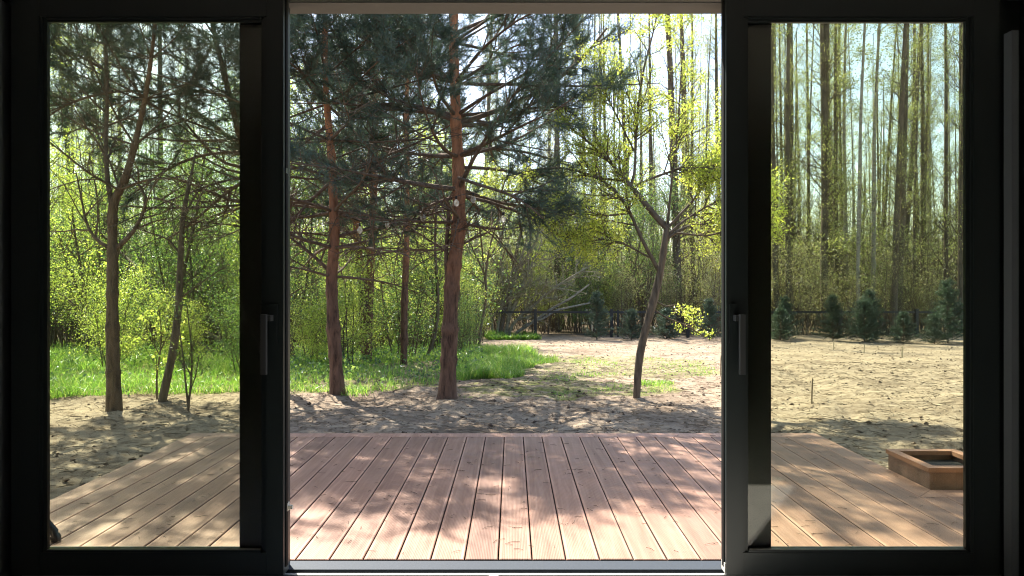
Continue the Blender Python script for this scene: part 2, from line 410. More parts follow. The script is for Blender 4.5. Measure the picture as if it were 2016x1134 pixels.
# ---- terrace
def deckmat():
    m, nt, out = newmat('deck_wood')
    tc = nt.nodes.new('ShaderNodeTexCoord'); oi = nt.nodes.new('ShaderNodeObjectInfo')
    off = nt.nodes.new('ShaderNodeVectorMath'); off.operation = 'SCALE'
    cb = nt.nodes.new('ShaderNodeCombineXYZ')
    for i in range(3): nt.links.new(oi.outputs['Random'], cb.inputs[i])
    nt.links.new(cb.outputs[0], off.inputs[0]); off.inputs[3].default_value = 37
    ad = nt.nodes.new('ShaderNodeVectorMath'); nt.links.new(tc.outputs['Object'], ad.inputs[0]); nt.links.new(off.outputs[0], ad.inputs[1])
    n1 = noise(nt, mapping(nt, ad.outputs[0], (26, 1.3, 10)).outputs[0], 1.5, 5, .6, .6)
    n2 = noise(nt, ad.outputs[0], 2.2, 4, .6)
    c1 = ramp(nt, n1.outputs[0], [(.28, (.25, .135, .092)), (.5, (.325, .19, .135)), (.75, (.40, .25, .185))])
    c2 = ramp(nt, n2.outputs[0], [(.35, (.86, .86, .87)), (.65, (1.1, 1.08, 1.06))])
    c = mixc(nt, 1.0, c1.outputs[0], c2.outputs[0], 'MULTIPLY')
    rr = ramp(nt, oi.outputs['Random'], [(0, (.76, .73, .72)), (.35, (.97, .95, .93)), (.7, (1.03, 1.03, 1.0)), (1, (1.16, 1.13, 1.1))])
    c = mixc(nt, 1.0, c, rr.outputs[0], 'MULTIPLY')
    sp = nt.nodes.new('ShaderNodeSeparateXYZ'); nt.links.new(tc.outputs['Object'], sp.inputs[0])
    # fine reeding: grooves every 6 mm, smooth margins by the board edges
    mu = nt.nodes.new('ShaderNodeMath'); mu.operation = 'MULTIPLY'; mu.inputs[1].default_value = 2 * math.pi / .0075; nt.links.new(sp.outputs[0], mu.inputs[0])
    sn = nt.nodes.new('ShaderNodeMath'); sn.operation = 'SINE'; nt.links.new(mu.outputs[0], sn.inputs[0])
    ab = nt.nodes.new('ShaderNodeMath'); ab.operation = 'ABSOLUTE'; nt.links.new(sp.outputs[0], ab.inputs[0])
    lt = nt.nodes.new('ShaderNodeMath'); lt.operation = 'LESS_THAN'; lt.inputs[1].default_value = .060; nt.links.new(ab.outputs[0], lt.inputs[0])
    gr = nt.nodes.new('ShaderNodeMath'); gr.operation = 'MULTIPLY'; nt.links.new(sn.outputs[0], gr.inputs[0]); nt.links.new(lt.outputs[0], gr.inputs[1])
    gd = ramp(nt, gr.outputs[0], [(.0, (1, 1, 1)), (1, (.86, .84, .82))])
    c = mixc(nt, 1.0, c, gd.outputs[0], 'MULTIPLY')
    mg = mixc(nt, lt.outputs[0], (1.18, 1.17, 1.17), (.95, .94, .93)); c = mixc(nt, 1.0, c, mg, 'MULTIPLY')
    # scattered dirt specks
    n4 = noise(nt, tc.outputs['Object'], 38, 3, .6); n5 = noise(nt, ad.outputs[0], 3.0, 2)
    df = ramp(nt, n4.outputs[0], [(.66, (0, 0, 0)), (.72, (1, 1, 1))]); dd = ramp(nt, n5.outputs[0], [(.5, (0, 0, 0)), (.62, (.8, .8, .8))])
    dm = mixc(nt, 1.0, df.outputs[0], dd.outputs[0], 'MULTIPLY')
    c = mixc(nt, dm, c, (.13, .085, .06))
    b = nt.nodes.new('ShaderNodeBsdfPrincipled'); b.inputs['Roughness'].default_value = .55; b.inputs['Specular IOR Level'].default_value = .4
    nt.links.new(c, b.inputs['Base Color'])
    hs = nt.nodes.new('ShaderNodeMath'); hs.operation = 'MULTIPLY_ADD'; hs.inputs[1].default_value = .35
    nt.links.new(n1.outputs[0], hs.inputs[0]); nt.links.new(gr.outputs[0], hs.inputs[2])
    bp = nt.nodes.new('ShaderNodeBump'); bp.inputs['Strength'].default_value = .3; bp.inputs['Distance'].default_value = .0010
    nt.links.new(hs.outputs[0], bp.inputs['Height']); nt.links.new(bp.outputs[0], b.inputs['Normal'])
    nt.links.new(b.outputs[0], out.inputs[0]); return m
M['deck'] = deckmat()
M['board_side_shade'] = plain('board_side_shade', (.05, .028, .02), .9, nscale=12)  # shade of the gaps put into the colour of the board sides
M['joist'] = plain('joist', (.05, .03, .02), .8, nscale=10)
PITCH = .1537; XG = -.0623; BW = .0735      # board pitch, a gap's x, half width
deck = empty('wooden_terrace', (0, 3.34, 0), 'reddish brown grooved wooden terrace in front of the open sliding doors', 'terrace')
def deckobj(name, mesh, x, y, z=0.0, rz=0):
    o = link(name, mesh, deck, (x, y - 3.34, z)); o.rotation_euler.z = rz; return o
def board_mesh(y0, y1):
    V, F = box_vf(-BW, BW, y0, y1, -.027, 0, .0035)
    o = mesh_obj('board', V, [np.array(F)], None, mats=[M['deck'], M['board_side_shade']], fmat=[1, 0, 1, 1, 1, 1, 0, 0, 0, 0]); me = o.data; bpy.data.objects.remove(o); return me
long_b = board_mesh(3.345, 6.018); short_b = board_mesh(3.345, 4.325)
k0 = int(round((-2.6 - XG) / PITCH))
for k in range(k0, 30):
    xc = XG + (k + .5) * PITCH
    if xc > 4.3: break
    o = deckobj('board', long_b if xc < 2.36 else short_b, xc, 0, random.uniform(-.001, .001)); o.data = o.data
XL = XG + k0 * PITCH; nR = int((2.36 - XG) / PITCH); XR = XG + (nR + 1) * PITCH if XG + (nR + .5) * PITCH < 2.36 else XG + nR * PITCH
def trim(pts, z1=0.0):
    """a board from its four corners seen from above"""
    x = sum(p[0] for p in pts) / 4; y = sum(p[1] for p in pts) / 4
    V = [(p[0] - x, p[1] - y, -.027) for p in pts] + [(p[0] - x, p[1] - y, z1) for p in pts]
    F = [(3, 2, 1, 0), (4, 5, 6, 7)] + [(i, (i + 1) % 4, 4 + (i + 1) % 4, 4 + i) for i in range(4)]
    return V, F, x, y
for pts in ([(XL, 6.026), (XR + .145, 6.026), (XR + .145, 6.17), (XL, 6.17)],
            [(XR, 4.33), (XR + .145, 4.475), (XR + .145, 6.02), (XR, 6.02)],
            [(XR, 4.327), (4.3, 4.327), (4.3, 4.472), (XR + .146, 4.472)]):
    V, F, x, y = trim(pts, -.001)
    o = mesh_obj('edge_board', V, [np.array(F)], M['deck'], deck); o.location = (x, y - 3.34, 0)
o = boxes('joist', [(XL + .02, XR + .1, y, y + .05, -.16, -.0285) for y in np.arange(3.4, 6.1, .52)] + [(XR, 4.3, 3.4, 3.45, -.16, -.0285), (XR, 4.3, 3.9, 3.95, -.16, -.0285), (XR, 4.3, 4.38, 4.42, -.16, -.0285)] +
          [(XL, XR + .14, 6.12, 6.155, -.18, -.0285), (XL + .005, XL + .03, 3.35, 6.1, -.18, -.0285)], M['joist'], deck); o.location = (0, -3.34, 0)

# ---- planter hatch beside the terrace
M['planter_wood'] = plain('planter_wood', (.40, .20, .115), .6, nscale=9, namp=.2, bump=.2)
M['planter_side'] = plain('planter_side', (.27, .16, .11), .7, nscale=12, namp=.3, bump=.3)
M['dark_liner'] = plain('dark_liner', (.012, .012, .011), .8, nscale=30, namp=.4, bump=.5)  # near-black fill inside the planter rim
bx0, bx1, by0, by1, bh = XR + .15, XR + .15 + .47, 4.50, 5.02, .125
pl = empty('planter_box', ((bx0 + bx1) / 2, (by0 + by1) / 2, -.16), 'low square wooden planter box with orange brown rim at the right edge of the terrace', 'planter')
def plo(name, b, mat, bev=0.0):
    o = box(name, *b, mat, pl, bev); o.location = (-pl.location.x, -pl.location.y, -pl.location.z); return o
for z0, z1 in ((-.16, -.035), (-.03, .092)):
    plo('side_board', (bx0 + .012, bx0 + .034, by0 + .012, by1 - .012, z0, z1), M['planter_side'])
    plo('side_board', (bx1 - .034, bx1 - .012, by0 + .012, by1 - .012, z0, z1), M['planter_side'])
    plo('side_board', (bx0 + .036, bx1 - .036, by0 + .014, by0 + .036, z0, z1), M['planter_side'])
    plo('side_board', (bx0 + .036, bx1 - .036, by1 - .036, by1 - .014, z0, z1), M['planter_side'])
w = .062
for pts in ([(bx0, by0), (bx1, by0), (bx1 - w, by0 + w), (bx0 + w, by0 + w)], [(bx0, by1), (bx0 + w, by1 - w), (bx1 - w, by1 - w), (bx1, by1)],
            [(bx0, by0 + .002), (bx0 + w - .002, by0 + w), (bx0 + w - .002, by1 - w), (bx0, by1 - .002)], [(bx1, by0 + .002), (bx1, by1 - .002), (bx1 - w + .002, by1 - w), (bx1 - w + .002, by0 + w)]):
    a = [(p[0], p[1], bh - .028) for p in pts] + [(p[0], p[1], bh) for p in pts]
    F = [(3, 2, 1, 0), (4, 5, 6, 7)] + [(i, (i + 1) % 4, 4 + (i + 1) % 4, 4 + i) for i in range(4)]
    o = mesh_obj('rim_board', a, [np.array(F)], M['planter_wood'], pl); o.location = -pl.location
plo('liner', (bx0 + .037, bx1 - .037, by0 + .037, by1 - .037, -.15, .062), M['dark_liner'])

# ================================================================== DOORS
def glassmat(name, tint, dust, dcol, refl=1.0):
    m, nt, out = newmat(name)
    tr = nt.nodes.new('ShaderNodeBsdfTransparent'); tr.inputs[0].default_value = (*tint, 1)
    gl = nt.nodes.new('ShaderNodeBsdfGlossy'); gl.inputs['Roughness'].default_value = 0.0; gl.inputs[0].default_value = (refl, refl, refl, 1)
    fr = nt.nodes.new('ShaderNodeFresnel'); fr.inputs[0].default_value = 1.5
    ms = nt.nodes.new('ShaderNodeMixShader'); nt.links.new(fr.outputs[0], ms.inputs[0]); nt.links.new(tr.outputs[0], ms.inputs[1]); nt.links.new(gl.outputs[0], ms.inputs[2])
    nt.links.new(ms.outputs[0], out.inputs[0]); return m
M['glass'] = glassmat('glass', (.95, .968, .915), .030, (.55, .5, .4))
M['metal'] = plain('metal', (.035, .045, .06), .65, .1, spec=.3)
M['alu'] = plain('alu', (.36, .36, .35), .5, .4, nscale=40, namp=.1)
M['handle'] = plain('handle', (.11, .12, .125), .3, .6)
M['white_plastic'] = plain('white_plastic', (.65, .63, .55), .5)
M['jamb_trim'] = plain('jamb_trim', (.13, .15, .165), .5)
ZB, ZT = .022, 2.50
def leaf(name, x0, x1, ix0, ix1, label, hx, hdir):
    """one sliding leaf; ix0..ix1 is the clear width between the stiles"""
    r = empty(name, ((x0 + x1) / 2, 3.14, ZB), label, 'sliding door', 'sliding door leaves')
    L = Vector(r.location)
    def pb(nm, lst, mat, bev=0.0):
        o = boxes(nm, lst, mat, r, bev); o.location = -L; return o
    y0, y1 = 3.10, 3.175
    zb, zt = .118, 2.378
    pb('stile', [(x0, ix0, y0, y1, ZB, ZT)], M['frame']); pb('stile', [(ix1, x1, y0, y1, ZB, ZT)], M['frame'])
    pb('bottom_rail', [(ix0 + .001, ix1 - .001, y0 + .0015, y1 - .002, ZB, zb)], M['frame'])
    pb('top_rail', [(ix0 + .001, ix1 - .001, y0 + .0015, y1 - .002, zt, ZT)], M['frame'])
    b = .026                                     # glazing beads step back from the frame face
    for lst in ([(ix0, ix0 + .010, y0 + .006, y0 + .024, zb, zt), (ix0 + .010, ix0 + b, y0 + .016, y0 + .03, zb, zt)], [(ix1 - .010, ix1, y0 + .006, y0 + .024, zb, zt), (ix1 - b, ix1 - .010, y0 + .016, y0 + .03, zb, zt)],
                [(ix0 + b, ix1 - b, y0 + .004, y0 + .031, zb, zb + .009)], [(ix0 + b, ix1 - b, y0 + .007, y0 + .0245, zt - .009, zt), (ix0 + b, ix1 - b, y0 + .017, y0 + .031, zt - .021, zt - .009)]):
        pb('glazing_bead', lst, M['frame'])
    pb('ledge_highlight', [(ix0 + b + .004, ix1 - b - .004, y0 + .008, y0 + .024, zb + .0092, zb + .0112)], M['alu'])  # pale strip added to stand in for sun catching the bead ledge
    pb('pane', [(ix0 + .004, ix1 - .004, y0 + .032, y0 + .05, zb - .004, zt + .004)], M['glass'])
    # handle: plate, neck and a square bar standing off the stile
    s = hdir; hz = 1.005
    h = pb('handle', [(hx - .011, hx + .011, 3.035, 3.056, .875, 1.125)], M['handle'], .002)
    h2 = boxes('handle_plate', [(hx + s * .022 - .017, hx + s * .022 + .017, 3.0925, 3.1, 1.0, 1.165)], M['frame'], h); h3 = boxes('handle_neck', [(min(hx - .008, hx + s * .024), max(hx + .008, hx + s * .024), 3.056, 3.0925, 1.095, 1.12)], M['handle'], h)
    return r, pb
lf, pbl = leaf('sliding_door_leaf', -2.108, -.962, -1.992, -1.034, 'dark framed glass door leaf slid open to the left, handle on its right stile', -1.026, 1)
rf, pbr = leaf('sliding_door_leaf', .902, 2.052, .972, 1.945, 'dark framed glass door leaf slid open to the right, handle on its left stile', .952, -1)
pbl('seal', [(-.9615, -.957, 3.125, 3.150, .05, 2.47)], M['gasket']); pbr('seal', [(.8975, .9015, 3.125, 3.150, .05, 2.47)], M['gasket'])
pbl('striker_plate', [(-.9605, -.955, 3.135, 3.165, .282, .315), (-.955, -.938, 3.142, 3.158, .289, .304)], M['white_plastic'])
pbr('corner_cap', [(.8985, .9015, 3.11, 3.16, .03, .07)], M['white_plastic'])
pbl('roller_bolt', [(-.9612, -.956, 3.12, 3.14, 1.72, 1.742)], M['handle'])
# fixed frame with the two fixed panes
ff = empty('door_frame', (0, 3.24, 0), 'dark fixed door frame with two fixed panes and a grey metal threshold', 'door frame')
def fb(nm, lst, mat, bev=0.0):
    o = boxes(nm, lst, mat, ff, bev); o.location = -ff.location; return o
Y0, Y1 = 3.19, 3.30
fb('jamb', [(-2.2, -2.105, Y0, Y1, -.02, 2.475)], M['frame']); fb('jamb', [(2.06, 2.2, Y0, Y1, -.02, 2.475)], M['frame'])
fb('head', [(-2.2, 2.2, 3.178, 3.2025, 2.475, 2.6)], M['frame'])
fb('head_soffit', [(-2.2, 2.2, 3.203, 3.335, 2.473, 2.489)], M['facade'])
fb('mullion', [(-1.18, -.985, Y0, 3.27, .0, 2.472)], M['frame']); fb('mullion', [(.935, 1.122, Y0, 3.27, .0, 2.472)], M['frame'])
fb('bottom_rail', [(-2.104, -1.181, Y0, 3.27, -.01, .085)], M['frame']); fb('bottom_rail', [(1.123, 2.059, Y0, 3.27, -.01, .085)], M['frame'])
fb('top_rail', [(-2.104, -1.181, Y0, 3.27, 2.42, 2.472)], M['frame']); fb('top_rail', [(1.123, 2.059, Y0, 3.27, 2.42, 2.472)], M['frame'])
fb('pane', [(-2.107, -1.178, 3.225, 3.245, .08, 2.425)], M['glass']); fb('pane', [(1.12, 2.062, 3.225, 3.245, .08, 2.425)], M['glass'])
fb('threshold', [(-2.104, 2.059, 3.272, 3.335, -.09, -.004), (-.984, .934, 3.214, 3.272, -.09, .004)], M['metal'])
fb('track', [(-2.1, 2.1, 3.155, 3.176, -.06, .003), (-2.1, 2.1, 3.092, 3.120, -.06, -.004)], M['alu'])
fb('track_bed', [(-2.15, 2.15, 3.02, 3.214, -.09, -.0602)], M['gasket'])
fb('inner_sill', [(-2.15, 2.15, 3.022, 3.075, -.0602, -.012)], M['alu'])
fb('track_stop', [(-.098, -.058, 3.123, 3.15, -.006, .010)], M['white_plastic'], .003)
fb('jamb_trim', [(2.070, 2.098, 3.05, 3.10, -.02, 2.3)], M['jamb_trim']); fb('jamb_trim', [(-2.2, -2.158, 3.10, 3.17, -.02, 2.45)], M['jamb_trim'])
fb('inner_reveal', [(-2.26, -2.202, 2.98, 3.202, -.06, 2.72), (2.202, 2.26, 2.98, 3.202, -.06, 2.72)], M['frame'])
tag(boxes('inner_wall', [(-4.6, -2.262, 3.0, 3.2, -.1, 2.72), (2.262, 4.6, 3.0, 3.2, -.1, 2.72), (-2.26, 2.26, 3.0, 3.175, 2.56, 2.72)], M['plaster']), kind='structure')

# ================================================================== TREES
def limb(pts, d, n=12):
    """pts: (px, py, width px) at distance d (or per point)"""
    out = []
    for q in pts:
        dd = q[3] if len(q) > 3 else d
        out.append((*P(q[0], q[1], dd), q[2] / 2 / FP * dd))
    return resample(out, n)
def jitter_r(r, amp, rng=RNG):
    return r * (1 + rng.normal(size=r.shape) * amp)
def stackl(lst): return np.stack([l[:, :3] for l in lst]), np.stack([l[:, 3] for l in lst])

def pine(base_px, trunk, d, whorls, label, group, extra=(), dead_below=3.0, seed=1, dens=1.0, top_extra=None, twist=0.0, old=.25, tuft=1.0, bark='pine_bark'):
    rng = np.random.default_rng(seed)
    bx, by, bz = gp(*base_px); d = by if d is None else d
    tr = limb([(base_px[0], base_px[1] + 6, trunk[0][2])] + trunk, d, 60)
    if top_extra: tr = resample(list(map(tuple, tr)) + top_extra, 70)
    root = empty('pine_tree', (bx, by, bz), label, 'tree', group)
    off = (bx, by, bz)
    # trunk: swellings where the whorls sit
    z = tr[:, 2]; rr = jitter_r(tr[:, 3], .025, rng)
    knots = np.arange(bz + .45, z.max(), .42) + rng.normal(size=len(np.arange(bz + .45, z.max(), .42))) * .05
    T = Acc(); fine = resample(list(map(tuple, np.c_[tr[:, :3], rr])), 150)
    for kz in knots: fine[:, 3] *= 1 + .17 * np.exp(-((fine[:, 2] - kz) / .035) ** 2)
    fine[:, 3] *= 1 + .12 * np.exp(-np.maximum(fine[:, 2] - bz, 0) / .10) + .05 * np.sin(fine[:, 2] * 9 + seed)
    T.tube(fine[None, :, :3], fine[None, :, 3], 14); T.obj('trunk', M[bark], root, True, off)
    ztop = tr[-1, 2]
    # primary branches
    prim = []
    for (wz, n, L, el) in whorls:
        i = int(np.abs(tr[:, 2] - wz).argmin()); c = tr[i, :3]; r0 = tr[i, 3]
        a0 = rng.uniform(0, 6.28)
        for k in range(n):
            a = a0 + k * 6.283 / n + rng.normal() * .25; e = math.radians(el + rng.normal() * 9); LL = L * rng.uniform(.75, 1.2)
            dd = np.array((math.cos(a) * math.cos(e), math.sin(a) * math.cos(e), math.sin(e)))
            pts = [c]; nseg = 8; curve = rng.uniform(.0, .30) if wz > dead_below else rng.uniform(-.2, .25)
            for s in range(nseg):
                dd = nrm(dd + rng.normal(size=3) * .09 + np.array((0, 0, curve / nseg))); pts.append(pts[-1] + dd * LL / nseg)
            q = np.c_[np.array(pts), np.linspace(min(r0 * .38, .012 * LL + .006), .004, nseg + 1)]
            prim.append(resample(list(map(tuple, q)), 9))
    for e in extra: prim.append(resample(list(map(tuple, limb(e, d, 9))), 9))
    pp, pr = stackl(prim)
    up = pp[:, 0, 2] > dead_below
    for i in range(len(pp)):
        lb = Acc(); lb.tube(pp[i:i + 1], pr[i:i + 1], 6); lb.obj('limb', M['pine_twig'], root, True, off)
    br = Acc()
    fol = Acc(); folo = Acc()
    # dead lower ones
    dp, dr = pp[~up], pr[~up]
    s2, r2 = grow(dp, dr, int(9), .2, 1., (25, 65), (.35, 1.1), .45, 6, .12, -.1, .6, .3, rng, flat=.5); br.tube(s2, r2, 4)
    s3, r3 = grow(s2, r2, 5, .2, 1., (25, 70), (.12, .5), .6, 4, .15, 0, .7, .5, rng); br.tube(s3, r3, 3)
    # living ones
    lp, lr = pp[up], pr[up]
    s2, r2 = grow(lp, lr, int(11 * dens), .28, 1., (25, 60), (.45, 1.15), .5, 6, .1, .35, .6, .35, rng, flat=.45); br.tube(s2, r2, 4)
    s3, r3 = grow(s2, r2, int(8), .1, 1., (25, 65), (.14, .50), .65, 4, .14, .35, .7, .5, rng); br.tube(s3, r3, 3)
    s3 = np.concatenate([s3, s2[:, -4:]]) if len(s2) else s3
    if len(s3):
        a, dr_ = along(s3, int(4), .25, 1.0, rng); tip = s3[:, -1]; a = np.concatenate([a, tip]); dr_ = np.concatenate([dr_, nrm(s3[:, -1] - s3[:, -2])])
        sel = rng.random(len(a)) < old
        fol.add(*needles(a[~sel], dr_[~sel], .085 * tuft, 17, .0044, rng, .95, .14))
        folo.add(*needles(a[sel], dr_[sel], .075, 13, .0036, rng, .9, .12))
    br.obj('branches', M['pine_twig'], root, False, off)
    fol.obj('needles', M['needle'], root, False, off); folo.obj('old_needles', M['needle_old'], root, False, off)
    return root

gpine = 'pine trees at the edge of the soil'
# whorls: (height, count, length, elevation)
pine((880, 783), [(880, 783, 36), (884, 700, 32), (886, 640, 30), (889, 560, 29), (904, 450, 27), (903, 330, 24), (898, 250, 21), (893, 100, 18), (893, 0, 16)], None,
     [(1.75, 3, .7, 5), (2.05, 4, 1.5, 0), (2.4, 5, 2.2, 5), (2.85, 5, 2.3, 8), (3.3, 6, 2.2, 10), (3.75, 6, 2.4, 14), (4.25, 6, 2.2, 18), (4.8, 5, 1.7, 22), (5.5, 5, 1.3, 30), (6.2, 4, .8, 45)],
     'tall orange barked pine with the thickest trunk in the middle of the doorway', gpine,
     extra=[[(900, 245, 12), (960, 225, 10), (1040, 195, 9), (1100, 160, 7), (1160, 105, 6), (1195, 55, 4)], [(900, 245, 10), (960, 250, 8), (1010, 225, 6), (1060, 205, 5), (1130, 215, 4)],
            [(895, 238, 9), (840, 215, 7), (760, 200, 6), (690, 215, 4)], [(895, 66, 9), (840, 40, 7), (770, 45, 5), (700, 20, 4)], [(897, 66, 9), (940, 45, 7), (985, 30, 6), (1040, 0, 4)],
            [(880, 545, 9), (877, 500, 8), (882, 440, 8), (888, 400, 7), (876, 388, 6)], [(905, 385, 8), (960, 395, 6), (1030, 420, 5), (1110, 470, 3)], [(905, 330, 8), (970, 330, 6), (1040, 345, 5), (1120, 400, 3)], [(903, 350, 7, 8.9), (960, 370, 6, 8.4), (1020, 385, 5, 8.1), (1070, 430, 3, 7.9)], [(903, 300, 7, 9.1), (970, 290, 6, 9.6), (1050, 300, 5, 10), (1130, 330, 3, 10.3)], [(905, 385, 8), (850, 400, 6), (790, 440, 4), (740, 450, 3)]],
     dead_below=2.15, seed=3, dens=.85, top_extra=[(*P(895, -240, 9.0), .03), (*P(897, -330, 9.0), .012)])
pine((665, 780), [(665, 780, 30), (660, 700, 26), (655, 620, 24), (652, 545, 22), (660, 470, 20), (657, 400, 18), (652, 300, 15), (641, 180, 12), (640, 60, 10)], None,
     [(1.3, 3, 1.2, 10), (1.7, 4, 1.9, 5), (2.15, 5, 2.3, 5), (2.6, 5, 2.4, 8), (3.05, 6, 2.3, 10), (3.5, 6, 2.3, 12), (3.9, 6, 2.2, 15), (4.4, 6, 1.9, 20), (5.0, 5, 1.4, 30), (5.6, 4, .8, 45)],
     'slender pine with many bare side branches left of the doorway centre', gpine,
     extra=[[(655, 540, 9), (630, 515, 7), (600, 490, 6), (572, 468, 5)], [(655, 355, 8), (700, 345, 6), (720, 340, 4), (760, 330, 3)], [(650, 360, 8), (610, 395, 6), (570, 440, 5), (520, 480, 4)], [(655, 468, 8), (720, 450, 6), (790, 440, 5), (870, 415, 3)],
            [(648, 245, 8), (600, 280, 6), (540, 330, 5), (480, 390, 4)]],
     dead_below=3.3, seed=8, dens=.85, top_extra=[(*P(641, -120, 9.3), .025), (*P(642, -190, 9.3), .012)])
# pine hidden behind the open leaf's stile, its limbs fill the left door's upper half
pine((541, 768), [(541, 768, 24), (540, 600, 20), (536, 450, 18), (520, 350, 16), (480, 300, 13), (455, 200, 11), (425, 80, 9), (400, -50, 7)], None,
     [(1.9, 4, 1.8, 5), (2.3, 5, 2.3, 8), (2.7, 6, 2.6, 8), (3.2, 6, 2.6, 10), (3.8, 6, 2.4, 14), (4.5, 6, 2.2, 20), (5.2, 5, 1.9, 25), (5.9, 5, 1.5, 35), (6.5, 4, 1., 45)],
     'leaning pine partly hidden by the left door stile, branches spreading left', gpine,
     extra=[[(480, 300, 10), (420, 240, 8), (340, 190, 6), (260, 170, 5), (180, 190, 3)], [(480, 300, 8), (400, 300, 6), (330, 330, 5), (250, 390, 3)], [(500, 330, 8), (440, 330, 6), (380, 260, 5), (330, 200, 3)], [(510, 340, 8), (440, 380, 6), (380, 440, 5), (330, 470, 3)],
            [(520, 400, 8), (460, 400, 6), (400, 370, 5), (340, 350, 3)]],
     dead_below=2.9, seed=21, dens=1.1, old=.5, bark='pine_bark_dull', top_extra=[(*P(380, -200, 10.2), .02)])
# forked tree in the left door
pine((225, 808), [(225, 808, 28), (222, 700, 24), (221, 600, 22), (222, 500, 20), (221, 420, 17), (220, 400, 16), (245, 360, 15), (262, 300, 12), (285, 200, 9), (300, 100, 7), (310, 0, 5)], None,
     [(2.3, 3, 1.4, 25), (2.8, 4, 1.7, 20), (3.3, 5, 1.9, 18), (3.8, 5, 1.9, 20), (4.4, 5, 1.6, 30), (4.9, 4, 1.2, 40)],
     'forked pine with a grey brown trunk seen through the left door, the leftmost thick trunk', gpine,
     extra=[[(220, 402, 12), (207, 370, 11), (206, 320, 9), (211, 230, 8), (212, 120, 6), (205, 20, 4)], [(228, 490, 11), (255, 470, 9), (275, 445, 8), (288, 400, 7), (303, 390, 6), (270, 360, 4), (240, 330, 3)],
            [(218, 490, 9), (185, 475, 8), (172, 455, 6), (162, 400, 4), (150, 340, 3)], [(303, 390, 5), (330, 395, 4), (358, 412, 3)], [(222, 180, 7), (170, 190, 5), (110, 215, 4), (70, 250, 3)], [(210, 140, 6), (160, 110, 5), (100, 90, 4), (60, 60, 3)]],
     dead_below=2.75, seed=33, dens=.95, old=.55, bark='pine_bark_dull', top_extra=[(*P(315, -100, 8.2), .012)])

# ---- trees with leaves: skeleton drawn limb by limb, twigs grown on it
def leafy(name, base_px, limbs, d, label, cat='tree', group=None, seed=1, n2=10, n3=5, l2=(.3, .8), l3=(.1, .35), per=3, leaf=.035, mat='leaf_bright', bark='grey_bark', spread=.02, trop=.15, t0=.25, k0=10, leafy_from=0, skip=0, ang=(25, 65), n4=0, twig='twig'):
    rng = np.random.default_rng(seed)
    bx, by, bz = gp(*base_px); d = by if d is None else d
    root = empty(name, (bx, by, bz), label, cat, group); off = (bx, by, bz)
    L = [limb(l, d, 16) for l in limbs]; pts, rad = stackl(L)
    pts[0, 0, 2] = min(pts[0, 0, 2], bz - .02)
    T = Acc(); T.tube(pts[:1], jitter_r(rad[:1], .03, rng), k0); T.obj('trunk', M[bark], root, True, off)
    br = Acc()
    for i in range(1, len(L)):
        lb = Acc(); lb.tube(pts[i:i + 1], jitter_r(rad[i:i + 1], .02, rng), 7); lb.obj('limb', M[bark] if bark == 'pale_bark' else M[twig], root, True, off)
    q, qr = pts[leafy_from:len(L) - skip], rad[leafy_from:len(L) - skip]
    s2, r2 = grow(q, qr, n2, t0, 1., ang, l2, .6, 6, .12, trop, .6, .35, rng); br.tube(s2, r2, 4)
    s3, r3 = grow(s2, r2, n3, .15, 1., ang, l3, .6, 4, .14, trop, .7, .5, rng); br.tube(s3, r3, 3)
    if skip:
        e2, er2 = grow(pts[-skip:], rad[-skip:], 5, t0, 1., ang, (.1, .25), .6, 6, .12, trop, .6, .35, rng); br.tube(e2, er2, 4); s2 = np.concatenate([s2, e2])
        e3, er3 = grow(e2, er2, 2, .15, 1., ang, (.05, .15), .6, 4, .14, trop, .7, .5, rng); br.tube(e3, er3, 3); s3 = np.concatenate([s3, e3])
    if n4:
        s4, r4 = grow(s3, r3, n4, .15, 1., ang, (l3[0] * .6, l3[1] * .6), .6, 3, .14, trop, .8, .6, rng); br.tube(s4, r4, 3); s3 = s4
    a, dd = along(s3, per, .1, 1., rng)
    a2, d2 = along(s2, per, .4, 1., rng); a = np.concatenate([a, a2]); dd = np.concatenate([dd, d2])
    f = Acc(); f.add(*leaves(a, dd, leaf, 2, spread, rng))
    br.obj('branches', M[twig], root, False, off); f.obj('foliage', M[mat], root, False, off)
    return root
